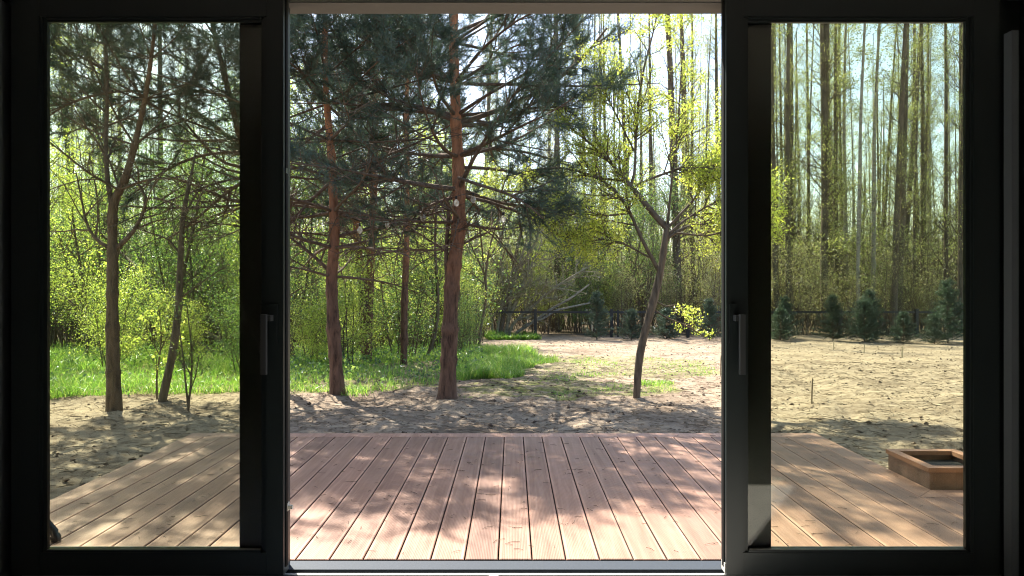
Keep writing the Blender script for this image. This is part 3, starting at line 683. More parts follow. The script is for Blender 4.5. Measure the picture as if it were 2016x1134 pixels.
leafy('young_tree', (1253, 787), [
    [(1253, 790, 15), (1255, 750, 15), (1257, 710, 15), (1270, 650, 16), (1285, 598, 17), (1302, 530, 14), (1308, 480, 13), (1313, 447, 12)],
    [(1303, 545, 9), (1285, 510, 8), (1262, 470, 7), (1240, 415, 6), (1215, 375, 6), (1180, 350, 5), (1130, 333, 5), (1080, 328, 4), (1030, 338, 4), (990, 350, 3)],
    [(1313, 450, 11), (1290, 425, 13), (1265, 395, 12), (1242, 366, 9), (1215, 335, 7), (1190, 308, 5), (1160, 280, 4), (1120, 250, 3)],
    [(1242, 366, 6), (1250, 350, 5), (1252, 260, 5), (1257, 200, 5), (1268, 130, 4), (1285, 70, 3), (1295, 20, 2)],
    [(1250, 366, 5), (1290, 348, 5), (1330, 335, 5), (1355, 322, 4), (1400, 335, 3), (1440, 350, 2)],
    [(1312, 470, 8), (1330, 458, 7), (1355, 445, 6), (1395, 440, 5), (1450, 438, 4), (1490, 425, 3)],
    [(1316, 462, 7), (1345, 435, 5), (1385, 410, 4), (1420, 392, 4), (1470, 375, 3), (1510, 368, 2)],
    [(1314, 447, 6), (1318, 400, 5), (1325, 330, 4), (1335, 250, 4), (1340, 160, 3), (1345, 80, 2), (1340, 20, 2)],
    [(1313, 450, 6), (1365, 395, 5), (1410, 330, 4), (1440, 270, 3), (1450, 200, 2)],
    [(1240, 420, 4), (1190, 425, 4), (1130, 420, 3), (1080, 440, 2)],
    [(1285, 510, 4), (1230, 480, 4), (1185, 470, 3), (1140, 480, 2)],
    [(1250, 300, 4), (1215, 230, 3), (1190, 180, 3), (1180, 120, 2)],
    [(1330, 458, 4, 8.9), (1390, 465, 4, 8.6), (1450, 450, 3, 8.3), (1500, 420, 2, 8.1)],
    [(1282, 605, 3), (1310, 625, 3), (1350, 640, 3), (1390, 665, 2)], [(1285, 590, 3), (1310, 603, 3), (1335, 600, 2), (1365, 618, 2)],
    ], None, 'young crooked tree with bright yellow green spring leaves right of the doorway centre', mat='leaf_young', seed=5, n2=26, n3=8, l2=(.25, .8), l3=(.10, .36), per=9, leaf=.028, leafy_from=1, spread=.026, skip=2)
leafy('young_tree', (318, 793), [[(318, 795, 17), (330, 740, 16), (342, 690, 15), (352, 600, 14), (355, 520, 12), (358, 440, 10), (368, 380, 8), (378, 340, 6), (385, 300, 3)],
    [(358, 440, 5), (375, 400, 4), (400, 360, 3), (420, 330, 2)], [(355, 500, 5), (330, 470, 4), (300, 460, 3), (270, 450, 2)], [(352, 590, 4), (390, 560, 3), (420, 540, 3), (450, 520, 2)], [(357, 470, 4), (400, 450, 3), (440, 440, 2)]],
    None, 'slim dark leaning trunk beside the forked pine in the left door', seed=9, n2=6, n3=4, per=2, leaf=.035, mat='leaf_mid', leafy_from=1, l2=(.2, .6))
leafy('sapling', (371, 808), [[(371, 810, 4), (365, 750, 4), (360, 700, 3), (352, 640, 3), (345, 600, 2)], [(371, 806, 4), (377, 740, 4), (378, 690, 3), (372, 640, 2), (368, 600, 2)], [(368, 790, 3), (385, 740, 2), (392, 700, 2)]],
    None, 'thin multi stemmed sapling on bare soil, nearest the terrace in the left door', 'sapling', seed=10, n2=8, n3=3, per=1, leaf=.035, l2=(.15, .4), mat='leaf_mid', k0=5)
leafy('sapling', (309, 782), [[(309, 784, 4), (308, 740, 4), (316, 690, 3), (318, 650, 3), (312, 600, 2)], [(316, 690, 3), (330, 660, 2), (335, 620, 2)], [(314, 700, 2), (300, 670, 2), (295, 630, 2)]],
    None, 'small leafy sapling touching the slim dark leaning trunk on its left', 'sapling', seed=11, n2=8, n3=4, per=3, leaf=.045, l2=(.12, .35), k0=5)
leafy('young_tree', (168, 712), [[(168, 714, 8), (172, 680, 8), (172, 620, 7), (165, 560, 6), (150, 480, 4), (140, 400, 3)], [(172, 650, 5), (205, 610, 4), (225, 560, 3)], [(170, 620, 4), (135, 590, 3), (105, 570, 2)]],
    None, 'small leafy tree standing in the shaded grass at the far left', seed=12, n2=10, n3=6, per=3, leaf=.06, l2=(.4, 1.0), l3=(.15, .4))
# curved thin trees in the grass behind the pines
mid = [((838, 708), [(838, 710, 7), (850, 680, 8), (862, 640, 8), (863, 580, 7), (856, 500, 6), (858, 420, 5), (870, 330, 4), (880, 250, 3)], 'thin curving tree sprouting from grass left of the thickest pine'),
       ((763, 690), [(748, 700, 6), (758, 660, 8), (768, 600, 8), (778, 560, 8), (792, 520, 7), (805, 470, 6), (820, 400, 4), (835, 320, 3)], 'leaning forked tree with ivy leaves at its foot behind the pines'),
       ((902, 697), [(902, 699, 6), (903, 640, 6), (903, 560, 6), (905, 460, 5), (915, 380, 4), (930, 300, 3)], 'thin straight olive tree just right of the thickest pine trunk'),
       ((943, 695), [(943, 697, 6), (945, 650, 6), (958, 590, 6), (955, 540, 5), (965, 480, 4), (985, 420, 3)], 'crooked thin tree at the right end of the tall grass'),
       ((815, 705), [(815, 707, 4), (822, 670, 4), (828, 600, 3), (835, 540, 3)], 'spindly sapling between the two straight background pines and the curving tree')]
for i, (b, l, lab) in enumerate(mid):
    x0, y0, w0 = l[3 if len(l) > 4 else 2]
    ex = [[(x0, y0, w0 * .6), (x0 - 25, y0 - 50, 3), (x0 - 45, y0 - 110, 2)], [(x0, y0 - 20, w0 * .6), (x0 + 25, y0 - 60, 3), (x0 + 50, y0 - 120, 2)], [(x0, y0 + 20, w0 * .5), (x0 - 30, y0 - 5, 2), (x0 - 60, y0 - 20, 2)]]
    leafy('young_tree', b, [l] + ex, None, lab, 'tree', 'thin trees in the grass', seed=40 + i, n2=8, n3=5, per=3, leaf=.05, l2=(.25, .8), l3=(.1, .35), k0=7)
# multi stemmed willow like bush near the fence and the fallen pale limbs beside it
leafy('multi_stemmed_tree', (985, 662), [[(985, 664, 10), (990, 620, 9), (1005, 560, 8), (1020, 480, 6), (1040, 400, 4), (1060, 330, 3)], [(978, 664, 8), (985, 610, 8), (988, 540, 6), (985, 460, 5), (975, 380, 3)], [(992, 664, 8), (1004, 620, 7), (1030, 560, 6), (1060, 490, 4), (1100, 430, 3)],
    [(1000, 664, 8), (1006, 640, 7), (1050, 600, 5), (1100, 560, 4), (1150, 530, 3)], [(972, 664, 7), (965, 620, 6), (950, 550, 5), (935, 480, 3)], [(996, 662, 8), (1002, 610, 7), (1010, 540, 6), (1055, 480, 4), (1080, 380, 3)]],
    None, 'cluster of leaning olive grey stems with fine pale twigs in front of the fence', seed=51, n2=22, n3=7, per=2, leaf=.05, mat='leaf_dry', l2=(.8, 2.0), l3=(.25, .8), leafy_from=0, t0=.15, spread=.05, n4=2, twig='pale_twig')
leafy('fallen_limb', (1010, 661), [[(1008, 660, 6), (1040, 640, 6), (1090, 605, 5), (1120, 590, 4), (1160, 560, 3)], [(1030, 642, 5), (1075, 625, 5), (1090, 612, 5), (1130, 603, 4), (1170, 595, 3)]],
    None, 'pale bare limbs leaning low to the right of the olive grey stem cluster', 'branch', seed=52, n2=6, n3=2, per=0, leaf=.04, bark='pale_bark', l2=(.2, .6))
# straight background pines
def midpine(base, trunk, lab, seed, wh):
    pine(base, trunk, None, wh, lab, 'straight pines behind the tall grass', dead_below=2.4, seed=seed, dens=.8, old=.3)
midpine((722, 715), [(722, 715, 20), (725, 600, 19), (730, 500, 17), (735, 400, 15), (738, 300, 13), (740, 150, 10), (740, 0, 8)], 'straight brown pine trunk with the smooth bark standing in grass right of the slender pine', 61,
        [(1.9, 4, 1.5, 5), (2.6, 4, 2.0, 8), (3.3, 5, 2.2, 10), (4.0, 6, 2.2, 15), (4.8, 6, 2.0, 20), (5.6, 5, 1.6, 30), (6.3, 4, 1., 40)])
midpine((795, 718), [(795, 718, 14), (796, 600, 14), (800, 500, 12), (802, 400, 11), (800, 250, 9), (802, 100, 7)], 'narrow brown pine trunk with dark collars midway between the two large pines', 62,
        [(1.9, 4, 1.4, 5), (2.5, 5, 1.8, 5), (3.2, 5, 1.9, 10), (3.9, 5, 1.8, 15), (4.6, 5, 1.4, 30)])
midpine((716, 706), [(716, 706, 13), (714, 620, 14), (710, 540, 15), (702, 450, 14), (698, 380, 12), (690, 250, 10), (688, 100, 7)], 'orange trunk leaning left just behind the smooth brown pine', 63,
        [(2.6, 5, 1.6, 8), (3.4, 5, 1.9, 12), (4.2, 5, 1.8, 18), (5.0, 5, 1.4, 30)])
# fallen leaning trunks at the left, behind the grass
fl = [([(455, 682, 13, 17.2), (420, 655, 12, 17.4), (370, 645, 10, 17.8)], 'thickest fallen trunk of the brush pile in the left door'),
      ([(440, 680, 9, 17.6), (395, 640, 8, 18), (340, 590, 7, 18.5), (270, 500, 5, 19)], 'long fallen trunk leaning up to the left out of the brush pile'),
      ([(448, 672, 8, 17.9), (425, 630, 8, 18), (400, 590, 6, 18.2), (350, 500, 4, 18.6)], 'steeply leaning fallen trunk at the right of the brush pile'),
      ([(425, 684, 9, 17), (380, 662, 8, 17.3), (320, 645, 7, 17.8), (275, 660, 5, 18)], 'fallen trunk lying almost flat in the brush pile'),
      ([(330, 600, 7, 18), (260, 550, 6, 18.4), (190, 500, 5, 19), (130, 455, 4, 19.5)], 'leaning dead trunk crossing behind the forked pine'),
      ([(300, 570, 8, 17), (262, 520, 7, 17.3), (240, 500, 6, 17.6), (180, 440, 4, 18)], 'broken dark limb leaning behind the forked pine')]
for i, (l, lab) in enumerate(fl):
    rng = np.random.default_rng(200 + i); q = limb(l, None, 12); o_ = q[0, :3].copy(); o_[2] = zg(o_[1])
    if i < 4: q[:, 2] -= max(0, q[0, 2] - zg(q[0, 1]) - .05) * np.linspace(1, 0, 12)
    root = empty('fallen_tree', tuple(o_), lab, 'fallen tree', 'fallen trunks at the left')
    a = Acc(); a.tube(q[None, :, :3], jitter_r(q[None, :, 3], .05, rng), 8); a.obj('trunk', M['grey_bark'], root, True, o_)
    b = Acc(); s2, r2 = grow(q[None, :, :3], q[None, :, 3], 14, .2, 1, (30, 70), (.5, 1.8), .6, 6, .12, .1, .5, .3, rng); b.tube(s2, r2, 4)
    s3, r3 = grow(s2, r2, 5, .2, 1, (30, 70), (.2, .8), .6, 4, .12, 0, .6, .4, rng); b.tube(s3, r3, 3); b.obj('branches', M['twig'], root, False, o_)

# ---- prototypes copied many times
def proto_tree(name, H, r0, nb, zlow, L1, el, seed, leafn, leaf, mat, bark, lean=.02, n2=7, n3=4, multi=1, l2=(.5, 1.3), l3=(.2, .6), trop=.35):
    rng = np.random.default_rng(seed)
    root = empty(name); tr = []
    for m_ in range(multi):
        p = np.zeros(3) + (rng.normal(size=3) * (.12, .12, 0) if multi > 1 else 0); p[2] = -.15
        d = nrm(np.array((rng.normal() * (lean + .15 * (multi > 1)), rng.normal() * (lean + .15 * (multi > 1)), 1.0))); pts = [p]
        hh = H * rng.uniform(.7, 1.0) if m_ else H
        for s in range(14): d = nrm(d + rng.normal(size=3) * (.009 if multi == 1 else .045) + np.array((0, 0, .03))); pts.append(pts[-1] + d * hh / 14)
        q = np.c_[np.array(pts), r0 * (1 if m_ == 0 else .7) * np.linspace(1, .12, 15) ** .8]; tr.append(q)
    pts, rad = stackl(tr)
    T = Acc(); T.tube(pts, rad, 8); T.obj('trunk', M[bark], root, True)
    br = Acc()
    s1, r1 = grow(pts, rad, nb, zlow / H, .97, el, L1, .45, 7, .09, trop, .42 if H < 10 else .2, .2, rng); br.tube(s1, r1, 4)
    s2, r2 = grow(s1, r1, n2, .2, 1, (25, 60), l2, .6, 5, .12, trop * .6, .5, .4, rng); br.tube(s2, r2, 3)
    s3, r3 = grow(s2, r2, n3, .2, 1, (25, 60), l3, .7, 3, .12, trop * .5, .7, .5, rng); br.tube(s3, r3, 3)
    br.obj('branches', M['twig'], root)
    if leafn:
        a, dd = along(s3, 1, .3, 1, rng); k = min(len(a), leafn); sel = rng.permutation(len(a))[:k]
        f = Acc(); f.add(*leaves(a[sel], dd[sel], leaf, max(1, leafn // k), .10, rng)); f.obj('foliage', M[mat], root)
    reg(root); return root
talls = [proto_tree('forest_tree', 22, .15, 62, 2.5, (.8, 2.3), (35, 70), 300 + i, [4000, 7000, 2400, 9000, 5000][i], .07, 'leaf_far', 'alder_bark', n2=7, n3=4, trop=.5, l2=(.3, .9), l3=(.15, .45)) for i in range(5)]
slims = [proto_tree('forest_tree', 19, .07, 44, 1.5, (.6, 1.5), (35, 65), 320 + i, [3500, 6000, 5000][i], .06, 'leaf_far', ['alder_bark', 'pale_bark', 'alder_bark'][i], n2=6, n3=3, l2=(.3, .8), l3=(.12, .4), trop=.5) for i in range(3)]
youngs = [proto_tree('leafy_tree', 7.5, .06, 30, .8, (1.0, 2.2), (35, 70), 340 + i, [16000, 19000, 13000][i], .052, ['leaf_bright', 'leaf_mid', 'leaf_bright'][i], 'grey_bark', multi=[1, 3, 2][i], n2=7, n3=4, trop=.15) for i in range(3)]
shrubs = [proto_tree('leafy_shrub', 2.6, .025, 14, .15, (.5, 1.1), (30, 70), 360 + i, [8500, 7000, 3500][i], .043, ['leaf_bright', 'leaf_mid', 'leaf_dry'][i], 'grey_bark', multi=5, n2=4, n3=3, l2=(.2, .5), l3=(.1, .3)) for i in range(3)]
USED = {}
MARKS = [(95, 'left of the forked pine'), (215, 'just left of the forked pine'), (260, 'right behind the forked pine'), (330, 'between the forked pine and the dark leaning trunk'), (400, 'behind the slim dark leaning trunk'), (480, 'above the brush pile of fallen trunks'),
         (570, 'behind the left door stile'), (640, 'left of the slender pine'), (690, 'behind the slender pine'), (760, 'behind the smooth brown pine pair'), (850, 'between the collared narrow pine and the thickest pine'), (920, 'behind the thickest pine trunk'), (970, 'right of the thickest pine trunk'),
         (1060, 'behind the olive grey stem cluster'), (1150, 'left of the lone small spruce'), (1215, 'behind the lone small spruce'), (1290, 'between the gate posts and the crooked young tree'), (1350, 'behind the crooked young tree'), (1425, 'between the crooked young tree and the right door'), (1510, 'behind the right door stile'),
         (1600, 'at the left of the right door glass'), (1665, 'left of the pale slanting trunk'), (1715, 'behind the pale slanting trunk'), (1780, 'around the close grey pair of trunks'), (1850, 'left of the straight trunk by the right edge'), (1905, 'at the right edge of the right door glass')]
def where(x, y):
    px = CX + x / y * FP
    if px < 20: return 'far left, beyond the left door glass'
    for m, t in MARKS:
        if px < m: return t
    return 'far right, beyond the right door glass'
def place(proto, x, y, s, label, cat, group, rz=None, lean=None, sxy=None):
    o = proto if not USED.get(proto.name) else copy_tree(proto)
    USED[proto.name] = True
    o.location = (x, y, float(zg(y))); o.rotation_euler = (lean[0] if lean else 0, lean[1] if lean else 0, random.uniform(0, 6.28) if rz is None else rz)
    o.scale = (sxy or s, sxy or s, s); tag(o, label, cat, group); return o
# named trunks of the forest: px at the fence line, width px, distance, lean px toward the picture's top
named = [(1337, 20, 31, -14, 'dark thick trunk leaning left behind the crooked yellow green tree'), (1370, 11, 33, -22, 'thinner trunk leaning left beside the dark thick trunk'),
         (1245, 12, 34, -18, 'leaning trunk showing left above the bright leaves'), (1088, 9, 38, 0, 'lone straight trunk against white sky above the pine limb'),
         (1530, 14, 30, -3, 'leftmost dark trunk seen through the right door'), (1555, 13, 33, 4, 'second dark trunk from the left edge of the right door'),
         (1622, 17, 31, 3, 'pair trunk with pale green leaves near its top in the right door, left one'), (1640, 12, 35, -8, 'pair trunk with pale green leaves near its top in the right door, right one'),
         (1672, 11, 33, -4, 'dark trunk just left of the pale slanting trunk'), (1690, 10, 29, 14, 'pale slanting trunk in the middle of the right door'),
         (1722, 17, 30, 10, 'broad dark trunk right of the pale slanting trunk'), (1758, 15, 28, 16, 'grey trunk curving at its foot, left of a close pair'), (1768, 15, 30, 22, 'brown trunk of the close pair leaning right'),
         (1800, 8, 34, 4, 'narrow trunk right of the close pair'), (1812, 9, 36, 0, 'branchy narrow trunk with side twigs at the right of the right door'), (1862, 11, 31, 0, 'dark straight trunk near the right edge of the right door'), (1890, 14, 29, 3, 'rightmost grey trunk by the right edge of the right door'),
         (1592, 7, 37, 0, 'thin trunk in the gap left of the leafy pair'), (1405, 8, 36, 0, 'thin trunk close to the open right door stile'), (1390, 6, 40, -3, 'thinnest trunk near the open right door stile'),
         (1160, 9, 36, -10, 'grey trunk behind the pine limb tips'), (690, 9, 30, 0, 'dark far trunk right of the slender pine'), (1098, 14, 30, 0, 'dark stump like trunk behind the fence left of the spruces')]
for i, (px, w_, d, ln, lab) in enumerate(named):
    p = talls[i % 5] if w_ > 9 else slims[(i % 2) * 2]
    if 'pale' in lab and 'leaves' not in lab: p = slims[1]
    rbase = .15 if p in talls else .07
    x = (px - CX) / FP * d; sxy = (w_ / 2 / FP * d) / rbase * .9
    o = place(p, x, d, random.uniform(.9, 1.1), lab, 'tree', 'named trunks at the forest edge', sxy=max(.7, min(sxy, 1.6)))
    o.rotation_euler = (0, math.atan(ln / 520), random.uniform(0, 6.28)); o.rotation_mode = 'ZYX'
    o.rotation_euler = (0, math.atan(ln / 520), 0)
rr = random.Random(5)
n = 0
while n < 235:
    y = rr.uniform(30, 78); x = rr.uniform(-.80, .80) * y if n < 190 else rr.uniform(.12, .72) * y
    if y < 40 and rr.random() < .35: continue
    if x < 2 and y < 34: continue
    p = talls[rr.randrange(5)] if rr.random() < .42 else slims[rr.choice((0, 0, 1, 2, 2))]
    side = 'left' if x < -.15 * y else ('middle' if x < .2 * y else 'right')
    lab = {'left': 'tall bare forest tree beyond the leafy trees on the left', 'middle': 'tall bare forest tree beyond the fence behind the pines', 'right': 'tall sparse forest tree among the crowd seen through the right door'}[side]
    s_ = rr.uniform(.8, 1.2); lab = (['barer dark ', 'greener dark ', 'nearly leafless dark ', 'leafiest dark ', 'stout dark '][talls.index(p)] if p in talls else ['slim ', 'pale slim ', 'slim greener '][slims.index(p)]) + ('nearer ' if y < 46 else 'distant ' if y < 62 else 'farthest ') + 'forest tree ' + where(x, y)
    place(p, x, y, s_, lab, 'tree', 'tall forest trees beyond the fence', sxy=rr.uniform(.65, 1.15)); n += 1
# leafy young trees filling the left and centre behind the grass
ly = [(-8.6, 13.2), (-6.9, 15.5), (-9.5, 17), (-5.2, 16.8), (-7.6, 19.5), (-3.6, 19), (-11.5, 15.5), (-12.5, 20), (-5.4, 22), (-9.8, 23), (-2.2, 21.5), (-3.8, 24), (-7.2, 25.8), (-13.6, 25), (-.6, 28.6), (-1.9, 17.6), (-4.4, 14.3), (-16, 21), (.8, 28.4), (-10.6, 28), (-5.6, 29), (-1.6, 30), (2.6, 29.5), (-14.5, 31), (-4.2, 33), (.6, 33.5), (4.2, 32), (-8, 34), (6.2, 34), (9, 33), (-.4, 29), (1.5, 30.5), (3.3, 29.6), (2.6, 34), (5.2, 30.5)]
for i, (x, y) in enumerate(ly):
    lab = 'bright green leafy young tree in the thicket behind the grass' if x < -1.7 else 'pale green leafy young tree near the fence line'
    lab = ['single stemmed bright ', 'bushy mid green ', 'twin stemmed bright '][i % 3] + ('near ' if y < 20 else 'far ') + 'young tree ' + where(x, y)
    place(youngs[i % 3], x, y, rr.uniform(.65, 1.0) * (1 if y < 28 else .8 if i < 30 else 1.25), lab, 'tree', 'leafy young trees, left thicket' if x < -1.7 else 'leafy young trees, fence side')
shp = [(-5.6, 12.6), (-4.3, 11.9), (-3.0, 13.4), (-2.3, 15.5), (-6.9, 12.6), (-8.1, 15.4), (-3.2, 16.4), (-1.2, 16.2), (-6.2, 17.8), (-4.6, 19.6), (-1.6, 19.5), (-2.7, 22.5), (-8.2, 21), (-10.5, 19), (-3.3, 21.8), (-12, 17.5), (-6.8, 23.8), (-4.6, 26), (-1.4, 26.2), (-9, 26)]
for i, (x, y) in enumerate(shp):
    place(shrubs[i % 2], x, y, rr.uniform(.5, 1.0), ['low yellow green ', 'low fresh green '][i % 2] + ('front ' if y < 15 else 'middle ' if y < 20 else 'back ') + 'shrub ' + where(x, y), 'shrub', 'green shrubs around the grass')
for i, (x, y) in enumerate([(-2.4, 27.8), (-.6, 28.7), (1.2, 28.6), (2.6, 28.9), (4.4, 28.8), (6.1, 29), (7.8, 28.2), (9.3, 28.6), (11.2, 28.3), (12.8, 28.7), (14.4, 28.3), (16, 28.8), (3.4, 30.4), (7, 30.5), (10.2, 30.2), (13.5, 30.6), (17, 30.5)]):
    place(shrubs[2 if i % 3 or x > 5 else 1], x, y, rr.uniform(.8, 1.35), ('brownish twiggy shrub ' if i % 3 or x > 5 else 'greener shrub ') + ('close behind the fence ' if y < 29 else 'deeper behind the fence ') + where(x, y), 'shrub', 'shrubs behind the fence')
place(shrubs[0], *[(lambda p: (p[0], p[1]))(gp(610, 722))][0], .5, 'low leafy shrub in the tall grass left of the slender pine trunk', 'shrub', 'green shrubs around the grass')
ys = proto_tree('yellow_shrub', 2.6, .03, 12, .4, (.5, 1.0), (30, 60), 390, 2500, .07, 'yellow', 'grey_bark', multi=4, n2=4, n3=3)
place(ys, (1393 - CX) / FP * 36, 36, 1.25, 'bright yellow flowering shrub far behind the fence', 'shrub', None, sxy=.7)

# undergrowth that reads as one mass behind the fence
def undergrowth(name, x0, x1, y0, y1, nst, nlf, mat, h, seed, lab):
    ls = .13 if h > 8 else .08; rm = 2.5 if h > 8 else 1.0
    rng = np.random.default_rng(seed)
    base = np.c_[rng.uniform(x0, x1, nst), rng.uniform(y0, y1, nst)]
    pts = np.zeros((nst, 6, 3)); pts[:, 0, :2] = base; pts[:, 0, 2] = zg(base[:, 1])
    d = nrm(np.c_[rng.normal(size=(nst, 2)) * .22, np.ones(nst)]); L = rng.uniform(.4, 1, nst) ** 1.2 * h
    for j in range(1, 6): d = nrm(d + rng.normal(size=(nst, 3)) * .08); pts[:, j] = pts[:, j - 1] + d * (L / 5)[:, None]
    rad = rm * rng.uniform(.008, .022, nst)[:, None] * np.linspace(1, .3, 6)[None]
    a = Acc(); a.tube(pts, rad, 3); s2, r2 = grow(pts, rad, 6, .25, 1, (20, 60), (.4, 1.2), .7, 4, .12, .2, .6, .4, rng); a.tube(s2, r2, 3)
    o = a.obj(name + '_stems', M['twig']); tag(o, kind='stuff', label=lab + ', bare stems', cat='undergrowth')
    an, dd = along(s2, max(1, nlf // len(s2)), .1, 1, rng); f = Acc(); f.add(*leaves(an, dd, ls, 1, .12 * rm, rng)); o = f.obj(name + '_leaves', M[mat]); tag(o, kind='stuff', label=lab + ', small leaves', cat='undergrowth')
undergrowth('thicket', -22, 27, 29, 40, 3600, 110000, 'leaf_dry', 4.6, 401, 'brownish green undergrowth behind the fence')
undergrowth('far_thicket', -48, 55, 46, 84, 5200, 150000, 'leaf_far', 10.5, 402, 'hazy green undergrowth deep in the forest')
undergrowth('left_thicket', -17, -1, 17.5, 29, 1600, 70000, 'leaf_mid', 4.2, 403, 'green undergrowth behind the grass on the left')

# ---- spruces in front of the fence
def spruce_proto(H, W, seed):
    rng = np.random.default_rng(seed); root = empty('small_spruce')
    q = np.array([[0, 0, -.1], [0.01, 0, H * .5], [0, 0.01, H]]); t = np.linspace(0, 1, 10)[:, None]
    pts = (q[0] * (1 - t) ** 2 + 2 * q[1] * t * (1 - t) + q[2] * t ** 2)[None]; rad = np.linspace(.022, .004, 10)[None]
    T = Acc(); T.tube(pts, rad, 6); T.obj('trunk', M['grey_bark'], root, True)
    B = []; 
    for i in range(150):
        u = rng.uniform(.02, .97); z = u * H; a = rng.uniform(0, 6.28); L = W * (1 - u) ** .8 * rng.uniform(.3, 1.35) * (1 + .3 * math.sin(a * 2 + seed)) + .05; e = rng.uniform(-.1, .35) + u * .5
        d = np.array((math.cos(a) * math.cos(e), math.sin(a) * math.cos(e), math.sin(e))); p = np.array((0, 0, z)); l = [p]
        for s in range(5): d = nrm(d + rng.normal(size=3) * .06 + np.array((0, 0, .03))); l.append(l[-1] + d * L / 5)
        B.append(np.c_[np.array(l), np.linspace(.008, .003, 6)])
    pp, pr = stackl(B); br = Acc(); br.tube(pp, pr, 3)
    s2, r2 = grow(pp, pr, 7, .2, 1, (30, 55), (.08, .22), .5, 3, .05, 0, .7, .6, rng, flat=.6); br.tube(s2, r2, 3); br.obj('branches', M['twig'], root)
    a, dd = along(np.concatenate([s2]), 4, .0, 1, rng); a2, d2 = along(pp, 14, .2, 1, rng)
    f = Acc(); f.add(*needles(np.concatenate([a, a2]), np.concatenate([dd, d2]), .045, 6, .008, rng, .9, .03)); f.obj('needles', M['spruce'], root)
    reg(root); return root
sps = [spruce_proto(1.6, .62, 501), spruce_proto(1.25, .8, 502)]
spl = [(1175, 25.2, 1.03, 0, 'small dark spruce standing alone left of the fence gate posts'), (1243, 25.5, .98, 1, 'round dark spruce right of the fence gate posts'), (1312, 25.8, 1.05, 1, 'dark spruce behind the crooked trunk of the young tree'),
       (1397, 25.0, 1.12, 0, 'bluish spruce beside the left stile of the right door leaf'), (1455, 25.2, 1.0, 1, 'spruce hidden mostly behind the right door handle'), (1537, 24.8, .98, 1, 'leftmost spruce seen through the right door'), (1545, 25.6, 1.0, 0, 'taller spruce behind the leftmost one in the right door'),
       (1640, 24.6, 1.08, 0, 'brownish spruce hiding the fence, second in the right door'), (1702, 24.0, 1.2, 1, 'wide spruce in the middle of the row in the right door'), (1712, 24.6, 1.2, 0, 'tall narrow spruce in the middle of the row'),
       (1778, 23.4, .9, 1, 'lighter green low spruce before the right fence post'), (1866, 23.6, 1.3, 0, 'tallest bluish spruce at the right edge of the right door'), (1840, 23.2, .75, 1, 'smallest spruce tucked left of the tallest bluish one'), (1950, 23.4, 1.2, 0, 'spruce beyond the right edge of the right door glass')]
for i, (px, d, s, k, lab) in enumerate(spl): place(sps[k], (px - CX) / FP * d, d, s * (1 if i == 0 else rr.uniform(.72, .98)), lab, 'spruce', 'small spruces planted along the fence')

# ---- fence
M['fence'] = plain('fence', (.012, .012, .012), .5)
fy = 27.0; fz = float(zg(fy)); fence = empty('metal_fence', (4, fy, fz), 'dark metal panel fence running along the far edge of the garden', 'fence')
px_posts = [(1204 - CX) / FP * fy + k * 2.795 for k in range(-7, 7)]
for x in px_posts:
    o = box('post', -.055, .055, -.055, .055, -.1, 1.03, M['fence'], fence); o.location = (x - 4, 0, 0)
for a, b in zip(px_posts[:-1], px_posts[1:]):
    o = box('top_rail', 0, b - a - .12, -.02, .02, .88, .955, M['fence'], fence); o.location = (a + .06 - 4, 0, 0)
    o = box('bottom_rail', 0, b - a - .12, -.015, .015, .08, .10, M['fence'], fence); o.location = (a + .06 - 4, 0, 0)
o = box('gate_post', -.035, .035, -.035, .035, -.1, 1.0, M['fence'], fence); o.location = (px_posts[7] + .23 - 4, -.02, 0)
o = boxes('bars', [(x - 4 - .004, x - 4 + .004, -.004, .004, .105, .899) for x in np.arange(px_posts[0] + .1, px_posts[-1], .12)], M['fence'], fence); tag(o, kind='stuff')

# ---- far house glimpsed between trunks at the right
M['house_wall'] = plain('house_wall', (.5, .47, .43), .9, nscale=2); M['roof'] = plain('roof', (.36, .30, .28), .8, nscale=5)
hx, hy = (1858 - CX) / FP * 84, 84.0; hz = -.7
hs = empty('distant_house', (hx, hy, hz), 'pale house with a low roof glimpsed far away between trunks at the right', 'house')
box('wall', -3, 3, -3, 3, 0, 4.6, M['house_wall'], hs)
mesh_obj('roof', [(-3.6, -3.6, 4.6), (3.6, -3.6, 4.6), (3.6, 3.6, 4.6), (-3.6, 3.6, 4.6), (-3.6, 0, 7.2), (3.6, 0, 7.2)], [np.array([(0, 1, 5, 4), (2, 3, 4, 5), (3, 2, 1, 0)]), np.array([(0, 4, 3), (1, 2, 5)])], M['roof'], hs)
for wx in (-1.7, 0, 1.7): box('window', wx - .45, wx + .45, -3.04, -2.98, 2.2, 3.5, M['gasket'], hs)

